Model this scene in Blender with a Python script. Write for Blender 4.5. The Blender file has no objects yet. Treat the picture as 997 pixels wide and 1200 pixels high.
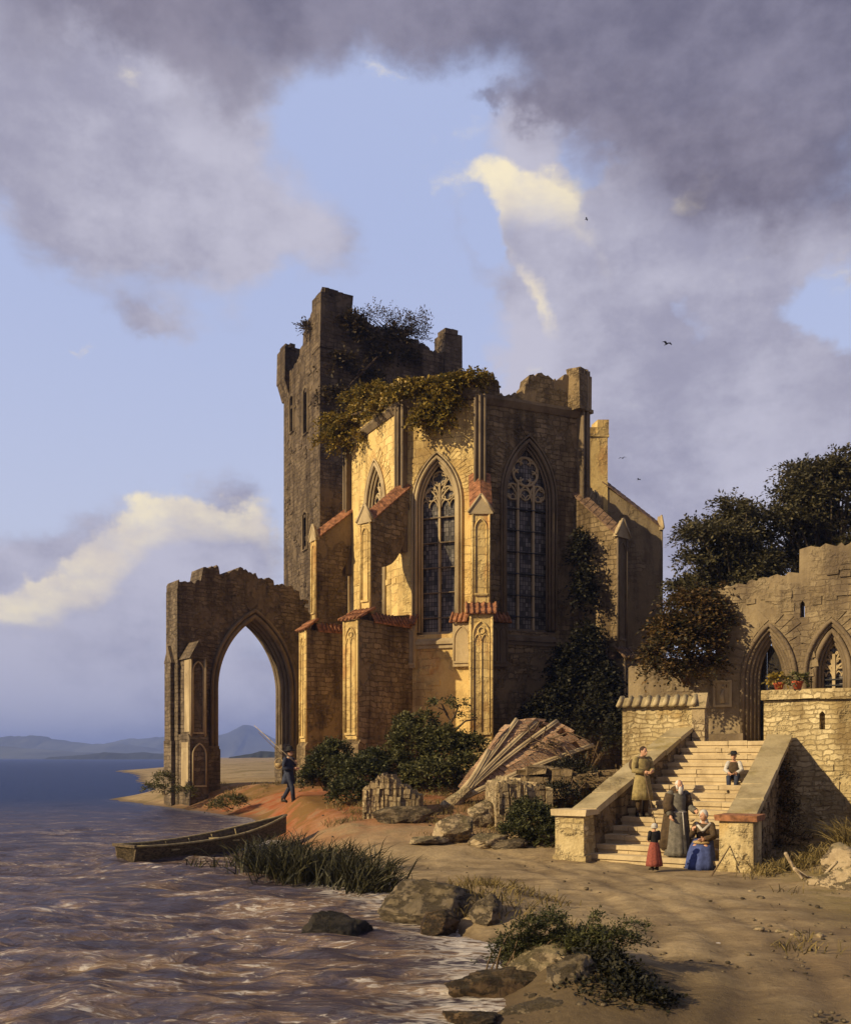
import bpy, bmesh, math, random
import numpy as np
from mathutils import Vector, Matrix, noise as mnoise
from mathutils.geometry import tessellate_polygon
R = math.radians
random.seed(7); rng = np.random.default_rng(7)
sc = bpy.context.scene
COL = sc.collection
CZ = 2.5            # eye height above the lake (the lake is z = 0)
F = 1100.0          # focal length in photograph pixels (997 wide)
def at(px, py, d):  # a point of the place from the photograph's pixel and its distance
    return Vector(((px-498.5)/F*d, d, CZ+(888-py)/F*d))

# ------------------------------------------------------------------ camera
cd = bpy.data.cameras.new('camera'); cam = bpy.data.objects.new('camera', cd); COL.objects.link(cam)
cam.location = (0, 0, CZ); cam.rotation_euler = (R(90), 0, 0)
cd.sensor_fit = 'VERTICAL'; cd.sensor_height = 36; cd.lens = F/1200*36
cd.shift_y = (888-600)/1200; cd.clip_start = 0.1; cd.clip_end = 20000
sc.camera = cam
# ------------------------------------------------------------------ view
sc.view_settings.view_transform = 'Standard'; sc.view_settings.look = 'None'
sc.view_settings.exposure = 0.28; sc.view_settings.gamma = 1; sc.view_settings.use_curve_mapping = False
# ------------------------------------------------------------------ sun
SUN_EL = R(27); SUN_AZ = (-1.0, -0.46)
_l = math.hypot(*SUN_AZ); SD = Vector((SUN_AZ[0]/_l*math.cos(SUN_EL), SUN_AZ[1]/_l*math.cos(SUN_EL), math.sin(SUN_EL)))
sd = bpy.data.lights.new('sun', 'SUN'); sun = bpy.data.objects.new('sun', sd); COL.objects.link(sun)
sd.energy = 5.0; sd.angle = R(0.6); sd.color = (1.0, 0.80, 0.48)
sun.rotation_euler = (-SD).to_track_quat('-Z', 'Y').to_euler(); sun.location = (-40, -10, 40)

# ------------------------------------------------------------------ node helpers
class NT:
    def __init__(s, nt): s.nt = nt
    def n(s, t, ins=None, **kw):
        nd = s.nt.nodes.new(t)
        for k, v in kw.items(): setattr(nd, k, v)
        for k, v in (ins or {}).items(): s.put(nd.inputs[k], v)
        return nd
    def put(s, sock, v):
        if isinstance(v, bpy.types.NodeSocket): s.nt.links.new(v, sock)
        else:
            if hasattr(sock.default_value, '__len__') and not hasattr(v, '__len__'): v = [v]*len(sock.default_value)
            if hasattr(v, '__len__') and len(v) == 3 and len(sock.default_value) == 4: v = (*v, 1)
            sock.default_value = v
    def m(s, op, a, b=0.0, c=0.0, clamp=False):
        nd = s.nt.nodes.new('ShaderNodeMath'); nd.operation = op; nd.use_clamp = clamp
        for i, v in enumerate((a, b, c)): s.put(nd.inputs[i], v)
        return nd.outputs[0]
    def add(s, a, b): return s.m('ADD', a, b)
    def mul(s, a, b): return s.m('MULTIPLY', a, b)
    def sub(s, a, b): return s.m('SUBTRACT', a, b)
    def mix(s, f, a, b, blend='MIX'):
        nd = s.nt.nodes.new('ShaderNodeMix'); nd.data_type = 'RGBA'; nd.blend_type = blend
        s.put(nd.inputs[0], f); s.put(nd.inputs[6], a); s.put(nd.inputs[7], b); return nd.outputs[2]
    def step(s, v, lo, hi, smooth=True):
        nd = s.nt.nodes.new('ShaderNodeMapRange'); nd.interpolation_type = 'SMOOTHSTEP' if smooth else 'LINEAR'
        s.put(nd.inputs[0], v); nd.inputs[1].default_value = lo; nd.inputs[2].default_value = hi
        return nd.outputs[0]
    def noise(s, vec, scale, detail=5, rough=0.55, dist=0.0):
        return s.n('ShaderNodeTexNoise', {'Vector': vec, 'Scale': scale, 'Detail': detail, 'Roughness': rough, 'Distortion': dist}).outputs[0]
    def scalev(s, vec, sc3, off=(0, 0, 0)):
        return s.n('ShaderNodeMapping', {0: vec, 1: off, 3: sc3}).outputs[0]
def lin(r, g, b):
    f = lambda c: (c/255/12.92 if c/255 <= .04045 else ((c/255+.055)/1.055)**2.4)
    return (f(r), f(g), f(b))

# ------------------------------------------------------------------ world: daylight sky with cloud banks
w = bpy.data.worlds.new('World'); sc.world = w; w.use_nodes = True
w.node_tree.nodes.clear(); T = NT(w.node_tree)
SKY_STR = 0.12
sky = T.n('ShaderNodeTexSky', sky_type='NISHITA', sun_disc=False, sun_elevation=SUN_EL,
          sun_rotation=math.atan2(SD.x, SD.y), air_density=1.0, dust_density=0.6, ozone_density=2.0)
gen = T.n('ShaderNodeTexCoord').outputs['Generated']
sep = T.n('ShaderNodeSeparateXYZ', {0: gen}).outputs
A0 = T.mul(T.m('ARCTAN2', sep[0], sep[1]), F); E0 = T.mul(T.m('ARCSINE', sep[2]), F)
def ang(px, py):
    p = px-498.5; return math.atan(p/F)*F, math.atan((888-py)/math.hypot(F, p))*F
warp_a = T.add(T.noise(gen, 4.0, 9, .6), T.mul(T.sub(T.noise(T.scalev(gen, (1, 1, 1.4), (8, 2, 5)), 13.0, 7, .6), .5), .8))
warp_b = T.add(T.noise(T.scalev(gen, (1, 1, 1), (5.2, 1.3, 7.7)), 4.0, 9, .6), T.mul(T.sub(T.noise(T.scalev(gen, (1, 1, 1.4), (1, 9, 3)), 13.0, 7, .6), .5), .8))
fine = T.noise(T.scalev(gen, (1, 1, 1.7), (2.1, 3.3, .7)), 8.0, 10, .62)
wisp = T.noise(T.scalev(gen, (1, 1, 2.6), (7.1, .3, 4.7)), 22.0, 8, .65)
def field(blobs, wp, A=A0, E=E0):
    A = T.add(A, T.mul(T.sub(warp_a, .5), wp*2)); E = T.add(E, T.mul(T.sub(warp_b, .5), wp*1.5))
    tot = None
    for px, py, sx, sy, wt, *rot in blobs:
        a, e = ang(px, py); da = T.sub(A, a); de = T.sub(E, e)
        if rot:
            c, s_ = math.cos(R(rot[0])), math.sin(R(rot[0]))
            da, de = T.add(T.mul(da, c), T.mul(de, s_)), T.sub(T.mul(de, c), T.mul(da, s_))
        g = T.add(T.m('POWER', T.m('ABSOLUTE', T.mul(da, 1/sx)), 2.0), T.m('POWER', T.m('ABSOLUTE', T.mul(de, 1/sy)), 2.0))
        g = T.mul(T.m('EXPONENT', T.mul(g, -1)), wt)
        tot = g if tot is None else T.add(tot, g)
    return tot
def ccol(*c): return tuple(v/SKY_STR for v in lin(*c))
clear = T.mix(.9, sky.outputs[0], T.mix(T.step(E0, -20, 600), ccol(196, 199, 215), ccol(168, 179, 214)))
GREY = [(800, 400, 230, 200, 1.25), (640, 235, 110, 110, .75), (900, 560, 150, 160, 1.0), (150, 230, 150, 105, .95),
        (330, 300, 90, 36, .6), (100, 90, 300, 110, 1.1), (430, 500, 130, 70, -.5), (620, 490, 90, 130, .65),
        (110, 800, 280, 85, 1.1), (305, 610, 60, 80, .6), (45, 670, 80, 40, .75), (190, 390, 55, 18, .55),
        (690, 178, 30, 26, -1.4), (812, 365, 24, 32, -.9), (975, 370, 70, 36, -1.3), (840, 505, 26, 70, -.75, 15),
        (470, 170, 90, 60, -.7), (590, 270, 16, 40, -.9, 25), (560, 400, 60, 110, -.8), (300, 890, 400, 50, .5), (200, 640, 90, 56, 1.05), (410, 140, 60, 30, -.4)]
grey_f = T.add(field(GREY, 70), T.mul(T.sub(fine, .5), .7))
grey_m = T.step(T.add(grey_f, T.mul(T.sub(wisp, .5), .5)), .24, .78)
tone = T.step(T.add(T.noise(gen, 3.2, 8, .62), T.mul(T.sub(fine, .5), .7)), .32, .68)
grey_c = T.mix(tone, ccol(146, 144, 163), ccol(182, 180, 195))
cream_f = T.add(field([(460, 88, 34, 7, .6), (815, 218, 38, 14, .75), (830, 205, 14, 18, .5), (40, 705, 60, 8, .5, 15), (95, 410, 18, 4, .7), (160, 78, 22, 16, .45), (545, 200, 30, 40, .5), (510, 230, 16, 26, .4)], 60), T.add(T.mul(T.sub(fine, .5), 1.6), T.mul(T.sub(wisp, .5), 1.3)))
cream = T.mul(T.step(cream_f, .3, 1.0), .85)
c1 = T.mix(grey_m, clear, grey_c)
c2 = T.mix(T.mul(cream, .9), c1, T.mix(T.step(T.add(fine, T.mul(T.sub(wisp, .5), .6)), .36, .64), ccol(196, 188, 190), ccol(228, 216, 188)))
# the heaped cumulus: sunlit heads, shaded bellies
CUM = [(84, 692, 40, 16, 1), (118, 664, 34, 22, 1), (150, 634, 36, 30, 1), (185, 612, 38, 30, 1), (222, 614, 38, 30, 1), (258, 612, 30, 20, 1), (160, 675, 50, 34, 1), (215, 655, 60, 40, 1), (285, 645, 46, 40, .9), (30, 716, 50, 14, .9), (120, 725, 120, 34, 1), (240, 705, 110, 50, 1), (312, 610, 30, 40, .7),
       (596, 226, 34, 18, .8), (614, 248, 30, 24, 1.1), (634, 275, 30, 30, 1.2), (646, 310, 30, 38, 1.35), (660, 348, 26, 34, 1.25), (570, 205, 30, 18, .6), (690, 290, 50, 46, .45), (700, 350, 44, 50, .45), (650, 215, 50, 20, .35)]
bl_a = T.noise(T.scalev(gen, (1, 1, 1.1), (3, 1, 8)), 17.0, 5, .55); bl_b = T.noise(T.scalev(gen, (1, 1, 1.1), (6, 4, 2)), 17.0, 5, .55)
Ab, Eb = T.add(A0, T.mul(T.sub(bl_a, .5), 95)), T.add(E0, T.mul(T.sub(bl_b, .5), 80))
cdet = T.add(T.mul(T.sub(fine, .5), .7), T.mul(T.sub(wisp, .5), .5))
cum_m = T.step(T.add(field(CUM, 10, Ab, Eb), T.mul(cdet, 1.3)), .42, 1.0)
cum_l = T.step(T.add(field(CUM, 10, T.sub(Ab, 30), T.add(Eb, 38)), T.add(T.mul(cdet, 2.2), T.mul(T.sub(bl_b, .5), 3.2))), 1.45, -.3)
cum_c = T.mix(cum_l, grey_c, T.mix(T.step(fine, .38, .62), ccol(212, 200, 186), ccol(238, 224, 188)))
c2 = T.mix(T.mul(cum_m, .9), c2, cum_c)
# dark rain cloud at the top, plus added unseen darkness to cut ambient light
dark_f = T.add(field([(500, -80, 520, 95, 1.4), (900, 50, 200, 120, 1.25), (930, 200, 110, 56, .7, -15), (120, 20, 260, 60, .4), (220, 150, 150, 40, .22, -15), (60, 190, 100, 50, .3),
                (640, 115, 46, 14, .6), (560, 135, 32, 8, .65), (330, 130, 90, 30, .45, -15), (700, 50, 200, 70, .4),
                (160, 95, 50, 30, -.8), (460, 160, 120, 60, -.7), (130, 745, 130, 26, .35), (170, 830, 50, 22, .35), (990, 470, 70, 60, .35), (280, 390, 60, 26, .2)], 85),
               T.add(T.mul(T.sub(fine, .5), 1.0), T.add(T.step(E0, 820, 1050), T.step(sep[1], .25, -.3))))
dark_c = T.mix(tone, ccol(92, 87, 104), ccol(134, 129, 145))
c3 = T.mix(T.mul(T.step(dark_f, .2, 1.05), .93), c2, dark_c)
bg = T.n('ShaderNodeBackground', {'Color': c3, 'Strength': SKY_STR})
T.nt.links.new(bg.outputs[0], T.n('ShaderNodeOutputWorld').inputs[0])
w.cycles.sampling_method = 'MANUAL'; w.cycles.sample_map_resolution = 512

# ------------------------------------------------------------------ materials
def new_mat(name):
    m = bpy.data.materials.new(name); m.use_nodes = True; m.node_tree.nodes.clear()
    t = NT(m.node_tree); out = t.n('ShaderNodeOutputMaterial')
    return m, t, out
def finish(t, out, col, rough=.9, height=None, bump=.4, dist=.04, spec=.2, extra=None):
    ins = {'Base Color': col, 'Roughness': rough, 'Specular IOR Level': spec}
    ins.update(extra or {})
    if height is not None:
        ins['Normal'] = t.n('ShaderNodeBump', {'Height': height, 'Strength': bump, 'Distance': dist}).outputs[0]
    p = t.n('ShaderNodeBsdfPrincipled', ins)
    t.nt.links.new(p.outputs[0], out.inputs[0]); return p
def stone(name, a, b, mortar, stain, expose=.6, bw=.55, rh=.24, bump=.7, stain_amt=.6, moss=0.0, red=None):
    m, t, out = new_mat(name)
    tc = t.n('ShaderNodeTexCoord'); uv = tc.outputs['UV']; ob = t.n('ShaderNodeNewGeometry').outputs['Position']
    wn = t.n('ShaderNodeTexNoise', {'Vector': uv, 'Scale': 1.6, 'Detail': 3}).outputs[1]
    off = t.n('ShaderNodeVectorMath', {0: wn, 1: (.5, .5, .5)}, operation='SUBTRACT').outputs[0]
    uvw = t.n('ShaderNodeVectorMath', {0: off, 1: (.42, .30, .2), 2: uv}, operation='MULTIPLY_ADD').outputs[0]
    wn2 = t.n('ShaderNodeTexNoise', {'Vector': uv, 'Scale': 5.5, 'Detail': 4}).outputs[1]
    off2 = t.n('ShaderNodeVectorMath', {0: wn2, 1: (.5, .5, .5)}, operation='SUBTRACT').outputs[0]
    uvw = t.n('ShaderNodeVectorMath', {0: off2, 1: (.14, .12, .1), 2: uvw}, operation='MULTIPLY_ADD').outputs[0]
    br = t.n('ShaderNodeTexBrick', {'Vector': uvw, 'Color1': (0, 0, 0), 'Color2': (1, 1, 1), 'Mortar': (.5, .5, .5), 'Scale': 1.0, 'Mortar Size': .018,
              'Mortar Smooth': .35, 'Bias': 0.0, 'Brick Width': bw, 'Row Height': rh}, offset=.5, squash=.8, squash_frequency=3)
    big = t.noise(ob, .45, 6, .6); mid = t.noise(ob, 2.3, 6, .65); fin = t.noise(ob, 14, 5, .7)
    vis = t.step(t.add(big, t.mul(t.sub(mid, .5), .5)), .62-expose*.45, .72-expose*.45)
    val = t.n('ShaderNodeSeparateColor', {0: br.outputs[0]}).outputs[0]
    var = t.add(t.mul(t.mul(t.sub(val, .5), vis), .75), t.add(t.mul(mid, .9), t.mul(t.sub(fin, .5), .7)))
    col = t.mix(t.step(var, .05, .85, False), a, b)
    col = t.mix(t.mul(t.mul(br.outputs[1], vis), .8), col, mortar)
    if red: col = t.mix(t.mul(t.step(t.noise(t.scalev(ob, (1, 1, .6), (3, 9, 1)), .8, 5, .6), .55, .72), .75), col, red)
    blot = t.noise(t.scalev(ob, (1, 1, .7), (5, 2, 8)), 1.1, 7, .65)
    col = t.mix(t.mul(t.step(blot, .52, .64), .45), col, t.mix(.5, a, stain)); col = t.mix(t.mul(t.step(blot, .46, .36), .4), col, b)
    streak = t.noise(t.scalev(ob, (1.2, 1.2, .16)), 1.3, 7, .62)
    col = t.mix(t.mul(t.step(t.add(t.mul(streak, .7), t.mul(big, .35)), .48, .66), stain_amt), col, stain)
    if moss:
        nz = t.n('ShaderNodeSeparateXYZ', {0: t.n('ShaderNodeNewGeometry').outputs['Normal']}).outputs[2]
        mm = t.mul(t.step(t.add(nz, t.mul(t.sub(mid, .5), 1.6)), .45, 1.0), moss)
        col = t.mix(mm, col, (.10, .085, .025))
    h = t.add(t.mul(t.mul(t.sub(1, br.outputs[1]), vis), .7), t.add(t.mul(mid, .5), t.add(t.mul(fin, .35), t.mul(t.mul(val, vis), .35))))
    finish(t, out, col, .92, h, bump, .10, .15)
    return m
M = {}
M['ashlar'] = stone('sunlit_limestone', (.54, .37, .14), (.76, .57, .24), (.32, .22, .10), (.18, .11, .045), .40, .7, .34, .6, .6, red=(.50, .24, .08))  # lit copy of the limestone, golden sun glow put into its colour
M['shade'] = stone('shaded_limestone', (.17, .118, .06), (.33, .24, .13), (.10, .07, .038), (.055, .035, .018), .48, .5, .22, 1.0, .8)  # shaded copy of the same limestone, shade put into its colour
M['tower'] = stone('cloud_dimmed_stone', (.10, .070, .042), (.19, .140, .088), (.06, .042, .028), (.04, .027, .018), .5, .55, .24, 1.0, .75)  # cloud shade on the tower is put into this darker stone
M['arch'] = stone('grey_brown_stone', (.12, .088, .058), (.23, .175, .115), (.08, .06, .04), (.05, .036, .024), .5, .5, .2, 1.0, .7)
M['trim'] = stone('dressed_stone', (.36, .27, .15), (.52, .41, .24), (.28, .20, .12), (.16, .11, .06), .1, .9, .6, .35, .5)
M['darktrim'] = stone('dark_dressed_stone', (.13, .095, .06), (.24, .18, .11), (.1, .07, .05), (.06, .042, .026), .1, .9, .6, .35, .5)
M['plaster'] = stone('yellow_weathered_plaster', (.40, .30, .14), (.70, .57, .32), (.30, .22, .11), (.17, .11, .045), .5, .34, .135, .9, .75, red=(.50, .30, .08))
M['facade'] = stone('cloud_dimmed_plaster', (.20, .145, .08), (.33, .255, .15), (.14, .10, .06), (.09, .065, .045), .22, .5, .2, .6, .7)  # cloud shade on the house wall is put into this darker brown
M['step'] = stone('worn_step_stone', (.42, .32, .18), (.60, .48, .29), (.3, .22, .12), (.22, .15, .08), .05, 1.3, .6, .4, .5)
M['coping'] = stone('mossy_coping_stone', (.36, .28, .15), (.58, .47, .28), (.3, .22, .12), (.17, .12, .06), .02, 1.3, .6, .5, .6, moss=.3, red=(.30, .22, .06))
M['brick'] = stone('fallen_brick', (.36, .20, .11), (.60, .39, .23), (.34, .25, .16), (.12, .07, .04), 1.0, .26, .085, .8, .4, red=(.36, .11, .06))
M['rubble'] = stone('rubble_stone', (.30, .22, .12), (.52, .41, .24), (.18, .12, .07), (.12, .08, .045), .5, .4, .18, 1.0, .5, moss=.5)

def rock_mat(name, a, b, dark, moss=.6, mosscol=(.09, .075, .02)):
    m, t, out = new_mat(name)
    ob = t.n('ShaderNodeNewGeometry').outputs['Position']
    n1 = t.noise(ob, 2.0, 8, .65); n2 = t.noise(ob, 9, 8, .7)
    cr = t.m('ABSOLUTE', t.sub(t.noise(t.scalev(ob, (1, 1, 2.2)), 1.3, 9, .7), .5))
    col = t.mix(t.step(t.add(t.mul(n1, .6), t.mul(n2, .5)), .4, .72, False), a, b)
    col = t.mix(t.mul(t.step(cr, .035, 0), .75), col, dark)
    nz = t.n('ShaderNodeSeparateXYZ', {0: t.n('ShaderNodeNewGeometry').outputs['Normal']}).outputs[2]
    col = t.mix(t.mul(t.step(t.add(nz, t.mul(t.sub(n1, .5), 2.4)), .45, .95), moss), col, mosscol)
    h = t.add(t.mul(n1, .8), t.add(t.mul(n2, .4), t.mul(t.step(cr, 0, .05), .35)))
    finish(t, out, col, .85, h, 1.0, .09, .25); return m
M['rock'] = rock_mat('tan_rock', (.26, .19, .11), (.46, .36, .22), (.1, .07, .04), .55)
M['wetrock'] = rock_mat('wet_brown_rock', (.035, .024, .014), (.14, .085, .042), (.012, .01, .008), .2)
M['blackrock'] = rock_mat('black_wet_rock', (.008, .007, .006), (.045, .034, .024), (.005, .004, .004), .1)
M['greyrock'] = rock_mat('grey_brown_rock', (.09, .068, .043), (.24, .185, .115), (.06, .045, .03), .55, (.07, .05, .018))

def leaf_mat(name, a, b, tr=.25, rough=.6):
    m, t, out = new_mat(name)
    ob = t.n('ShaderNodeNewGeometry').outputs['Position']
    rnd = t.n('ShaderNodeNewGeometry').outputs['Random Per Island']
    f = t.add(t.mul(t.noise(ob, 1.6, 4, .6), .8), t.mul(t.sub(rnd, .5), .55))
    col = t.mix(t.step(f, .2, .65, False), a, b)
    d = t.n('ShaderNodeBsdfPrincipled', {'Base Color': col, 'Roughness': rough, 'Specular IOR Level': .25})
    tl = t.n('ShaderNodeBsdfTranslucent', {'Color': col})
    ms = t.n('ShaderNodeMixShader', {0: tr, 1: d.outputs[0], 2: tl.outputs[0]})
    t.nt.links.new(ms.outputs[0], out.inputs[0]); return m
M['leaf_tree'] = leaf_mat('tree_leaves', (.035, .032, .014), (.135, .112, .05))
M['leaf_bush'] = leaf_mat('bush_leaves', (.022, .025, .007), (.10, .098, .032))
M['leaf_olive'] = leaf_mat('olive_leaves', (.04, .042, .012), (.15, .135, .045))
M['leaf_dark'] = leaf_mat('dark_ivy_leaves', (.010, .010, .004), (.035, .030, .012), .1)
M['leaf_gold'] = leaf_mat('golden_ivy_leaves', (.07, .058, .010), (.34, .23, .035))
M['leaf_brown'] = leaf_mat('brown_creeper_leaves', (.04, .028, .012), (.11, .075, .03))
M['leaf_rust'] = leaf_mat('rusty_shrub_leaves', (.035, .032, .012), (.15, .085, .025))
M['reed'] = leaf_mat('dark_reeds', (.012, .012, .005), (.06, .052, .018), .15)
M['drygrass'] = leaf_mat('dry_grass', (.10, .075, .025), (.26, .19, .07))

def plain(name, c, rough=.8, var=.35, scale=8, bump=.2, spec=.2):
    m, t, out = new_mat(name)
    ob = t.n('ShaderNodeTexCoord').outputs['Object']
    n1 = t.noise(ob, scale, 6, .65)
    col = t.mix(t.step(n1, .3, .7), tuple(v*(1-var) for v in c), tuple(min(1, v*(1+var)) for v in c))
    finish(t, out, col, rough, n1, bump, .03, spec); return m
M['tile'] = plain('terracotta_tile', (.26, .115, .055), .85, .55, 5, .5)
M['tilebrown'] = plain('weathered_brown_tile', (.17, .105, .06), .85, .5, 5, .5)
M['wood'] = plain('dead_branch', (.12, .08, .045), .85, .4, 9, .4)
M['palebranch'] = plain('bleached_branch', (.36, .28, .18), .85, .3, 9, .4)
M['bark'] = plain('tree_bark', (.07, .05, .03), .9, .4, 6, .6)
M['skin'] = plain('skin', (.52, .29, .18), .6, .1, 20, .05)
M['hair_grey'] = plain('white_beard', (.55, .52, .46), .9, .2, 60, .3)
M['hair_dark'] = plain('dark_hair', (.05, .03, .018), .8, .3, 60, .3)
M['navy'] = plain('navy_cloth', (.035, .040, .062), .85, .3, 14, .3)
M['black'] = plain('black_cloth', (.018, .016, .016), .8, .3, 14, .3)
M['olive'] = plain('olive_cloth', (.26, .20, .085), .9, .3, 12, .3)
M['brownrobe'] = plain('brown_cloth', (.075, .05, .028), .9, .3, 12, .3)
M['greyrobe'] = plain('grey_cloth', (.14, .125, .10), .9, .3, 12, .3)
M['redcloth'] = plain('red_cloth', (.24, .065, .045), .9, .25, 14, .3)
M['bluecloth'] = plain('blue_cloth', (.055, .075, .20), .85, .25, 12, .3)
M['whitecloth'] = plain('white_cloth', (.46, .43, .38), .9, .12, 14, .2)
M['bootleather'] = plain('dark_leather', (.03, .022, .015), .6, .3, 14, .2)
M['wicker'] = plain('wicker', (.40, .28, .13), .8, .4, 40, .6)
M['pot'] = plain('terracotta_pot', (.42, .10, .045), .8, .2, 12, .1)
M['feather'] = plain('dark_feather', (.03, .03, .035), .8, .2, 10, .1)
M['eye'] = plain('eye_dark', (.015, .012, .01), .3, .1, 10, 0)
M['iron'] = plain('old_iron', (.03, .028, .026), .6, .3, 20, .2)

def boat_mat():
    m, t, out = new_mat('old_boat_timber')
    ob = t.n('ShaderNodeTexCoord').outputs['Object']
    g = t.noise(t.scalev(ob, (1.0, 9, 14)), 2.0, 6, .6)
    col = t.mix(t.step(g, .3, .7), (.035, .024, .013), (.15, .105, .055))
    finish(t, out, col, .75, g, .5, .02, .3); return m
M['boat'] = boat_mat()
M['boatrim'] = plain('boat_gunwale', (.28, .22, .11), .8, .35, 10, .4)

def glass_mat():
    m, t, out = new_mat('leaded_glass')
    uv = t.n('ShaderNodeTexCoord').outputs['UV']
    br = t.n('ShaderNodeTexBrick', {'Vector': uv, 'Color1': (0, 0, 0), 'Color2': (1, 1, 1), 'Mortar': (.5, .5, .5), 'Scale': 1.0, 'Mortar Size': .012, 'Mortar Smooth': .1,
              'Brick Width': .13, 'Row Height': .19}, offset=0.0)
    n1 = t.noise(uv, 1.4, 4, .6)
    val = t.n('ShaderNodeSeparateColor', {0: br.outputs[0]}).outputs[0]
    col = t.mix(t.step(t.add(t.mul(val, .5), n1), .45, 1.0), (.03, .024, .018), (.19, .165, .14))
    col = t.mix(br.outputs[1], col, (.02, .016, .012))
    hgt = t.add(t.mul(val, .4), t.noise(uv, 6, 3, .5))
    finish(t, out, col, t.add(.3, t.mul(br.outputs[1], .5)), hgt, .35, .02, .35); return m
M['glass'] = glass_mat()

def dirt_mat():
    m, t, out = new_mat('dirt_road')
    ob = t.n('ShaderNodeNewGeometry').outputs['Position']
    s = t.n('ShaderNodeSeparateXYZ', {0: ob}).outputs
    n0 = t.noise(ob, .22, 6, .6); n1 = t.noise(ob, 1.1, 8, .65); n2 = t.noise(ob, 11, 7, .75)
    ruts = t.noise(t.scalev(ob, (.55, 1.5, 1), (0, 0, .5)), 1.0, 8, .62, .5)
    col = t.mix(t.step(t.add(t.mul(n1, .6), t.mul(n2, .5)), .35, .75, False), (.17, .12, .062), (.44, .33, .18))
    col = t.mix(t.mul(t.step(ruts, .55, .66), .55), col, (.17, .115, .065))
    n4 = t.noise(t.scalev(ob, (.5, .9, 1), (7, 3, 1)), .8, 7, .62, .4)
    col = t.mix(t.mul(t.step(n4, .5, .68), .7), col, (.17, .115, .06))
    brown_shade = t.mul(t.step(t.add(s[1], t.mul(t.sub(n1, .5), 6)), 17, 10), t.step(t.add(s[0], t.mul(t.sub(n0, .5), 6)), 2.5, 5.5)); col = t.mix(t.mul(brown_shade, .72), col, (.16, .105, .055))  # browner earth, with the corner's deep shadow put into the colour
    damp = t.mul(t.step(t.add(s[1], t.mul(t.sub(n1, .5), 3)), 12.5, 9.6), t.step(t.add(s[0], t.mul(t.sub(n0, .5), 5)), 4.6, 2.2))
    col = t.mix(t.mul(damp, .85), col, t.mix(n2, (.045, .03, .016), (.12, .085, .045)))
    # bare red earth up at the lakeside path
    redm = t.mul(t.step(s[1], 22, 30), t.step(s[0], 6, -1))
    redm = t.mul(redm, t.step(s[1], 52, 42))
    col = t.mix(t.mul(redm, t.step(t.add(n1, t.mul(n0, .3)), .4, .75)), col, (.27, .075, .025))
    # mossy, grassy rough ground
    gm = t.step(t.add(n0, t.mul(t.sub(n1, .5), .8)), .5, .62)
    far = t.step(s[1], 23, 30)
    side = t.step(t.sub(s[0], t.mul(s[1], .18)), 2.6, 4.5)
    gm = t.mul(gm, t.m('MAXIMUM', t.mul(far, .7), t.mul(side, .75)))
    col = t.mix(gm, col, t.mix(n2, (.075, .06, .018), (.19, .14, .045)))
    # wet margin just above the lake
    col = t.mix(t.mul(t.step(t.add(s[2], t.mul(t.sub(n1, .5), .2)), .16, .02), .75), col, (.10, .07, .042))
    h = t.add(t.add(t.mul(n1, .8), t.mul(n2, .25)), t.mul(t.step(ruts, .6, .5), .12))
    finish(t, out, col, .95, h, .75, .10, .1); return m
M['dirt'] = dirt_mat()
def water_mat():
    m, t, out = new_mat('lake_water')
    ob = t.n('ShaderNodeNewGeometry').outputs['Position']
    s = t.n('ShaderNodeSeparateXYZ', {0: ob}).outputs
    sv = t.scalev(ob, (.55, 1.7, 2.5))
    n1 = t.noise(sv, 1.0, 9, .66, 1.4); n2 = t.noise(t.scalev(ob, (1.6, 4.5, 4)), 1.0, 8, .65, .9); n3 = t.noise(t.scalev(ob, (.8, 2.2, 2)), 4, 6, .6, 1.5)
    near = t.step(s[1], 62, 12)
    shore = t.step(t.add(s[0], t.mul(s[1], .12)), -9, 1.5)
    deep = t.mix(t.step(s[1], 20, 60), (.060, .044, .048), (.016, .030, .095))
    sand = t.mix(n2, (.12, .068, .036), (.46, .30, .15))
    f = t.mul(t.step(n1, .42, .64), t.mul(near, t.add(.42, t.mul(shore, .5))))
    col = t.mix(f, deep, sand)
    sh_ = t.n('ShaderNodeAttribute', attribute_name='shore').outputs[2]
    foam = t.mul(t.step(t.add(t.mul(n1, .55), t.mul(n3, .55)), .585, .70), t.mul(near, t.add(.4, t.mul(shore, .6))))
    surf = t.mul(t.step(t.add(sh_, t.mul(t.sub(n3, .5), 1.8)), -1.3, -.1), t.step(t.add(n3, t.mul(t.sub(n1, .5), .5)), .38, .58))
    foam = t.m('MAXIMUM', foam, t.mul(t.mul(surf, near), .85))
    col = t.mix(foam, col, (.66, .60, .52))
    h = t.add(t.mul(n1, .6), t.add(t.mul(n2, .35), t.mul(n3, .15)))
    bp = t.n('ShaderNodeBump', {'Height': h, 'Strength': .9, 'Distance': .25}).outputs[0]
    d_ = t.n('ShaderNodeBsdfDiffuse', {'Color': col, 'Normal': bp}); g_ = t.n('ShaderNodeBsdfGlossy', {'Color': (.75, .80, .95), 'Roughness': .16, 'Normal': bp})
    # a ruffled lake never mirrors fully: the wave slopes cap the grazing reflection
    fr_ = t.n('ShaderNodeFresnel', {'IOR': 1.33, 'Normal': bp}).outputs[0]
    fc = t.m('MINIMUM', fr_, t.add(.20, t.mul(near, .16))); fc = t.mul(fc, t.sub(1, t.mul(foam, .8)))
    t.nt.links.new(t.n('ShaderNodeMixShader', {0: fc, 1: d_.outputs[0], 2: g_.outputs[0]}).outputs[0], out.inputs[0]); return m
M['water'] = water_mat()
M['hill'] = plain('far_hill', (.07, .075, .06), .95, .6, .006, 0)
M['farwood'] = plain('far_wood', (.03, .035, .03), .95, .3, .05, 0)

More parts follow.
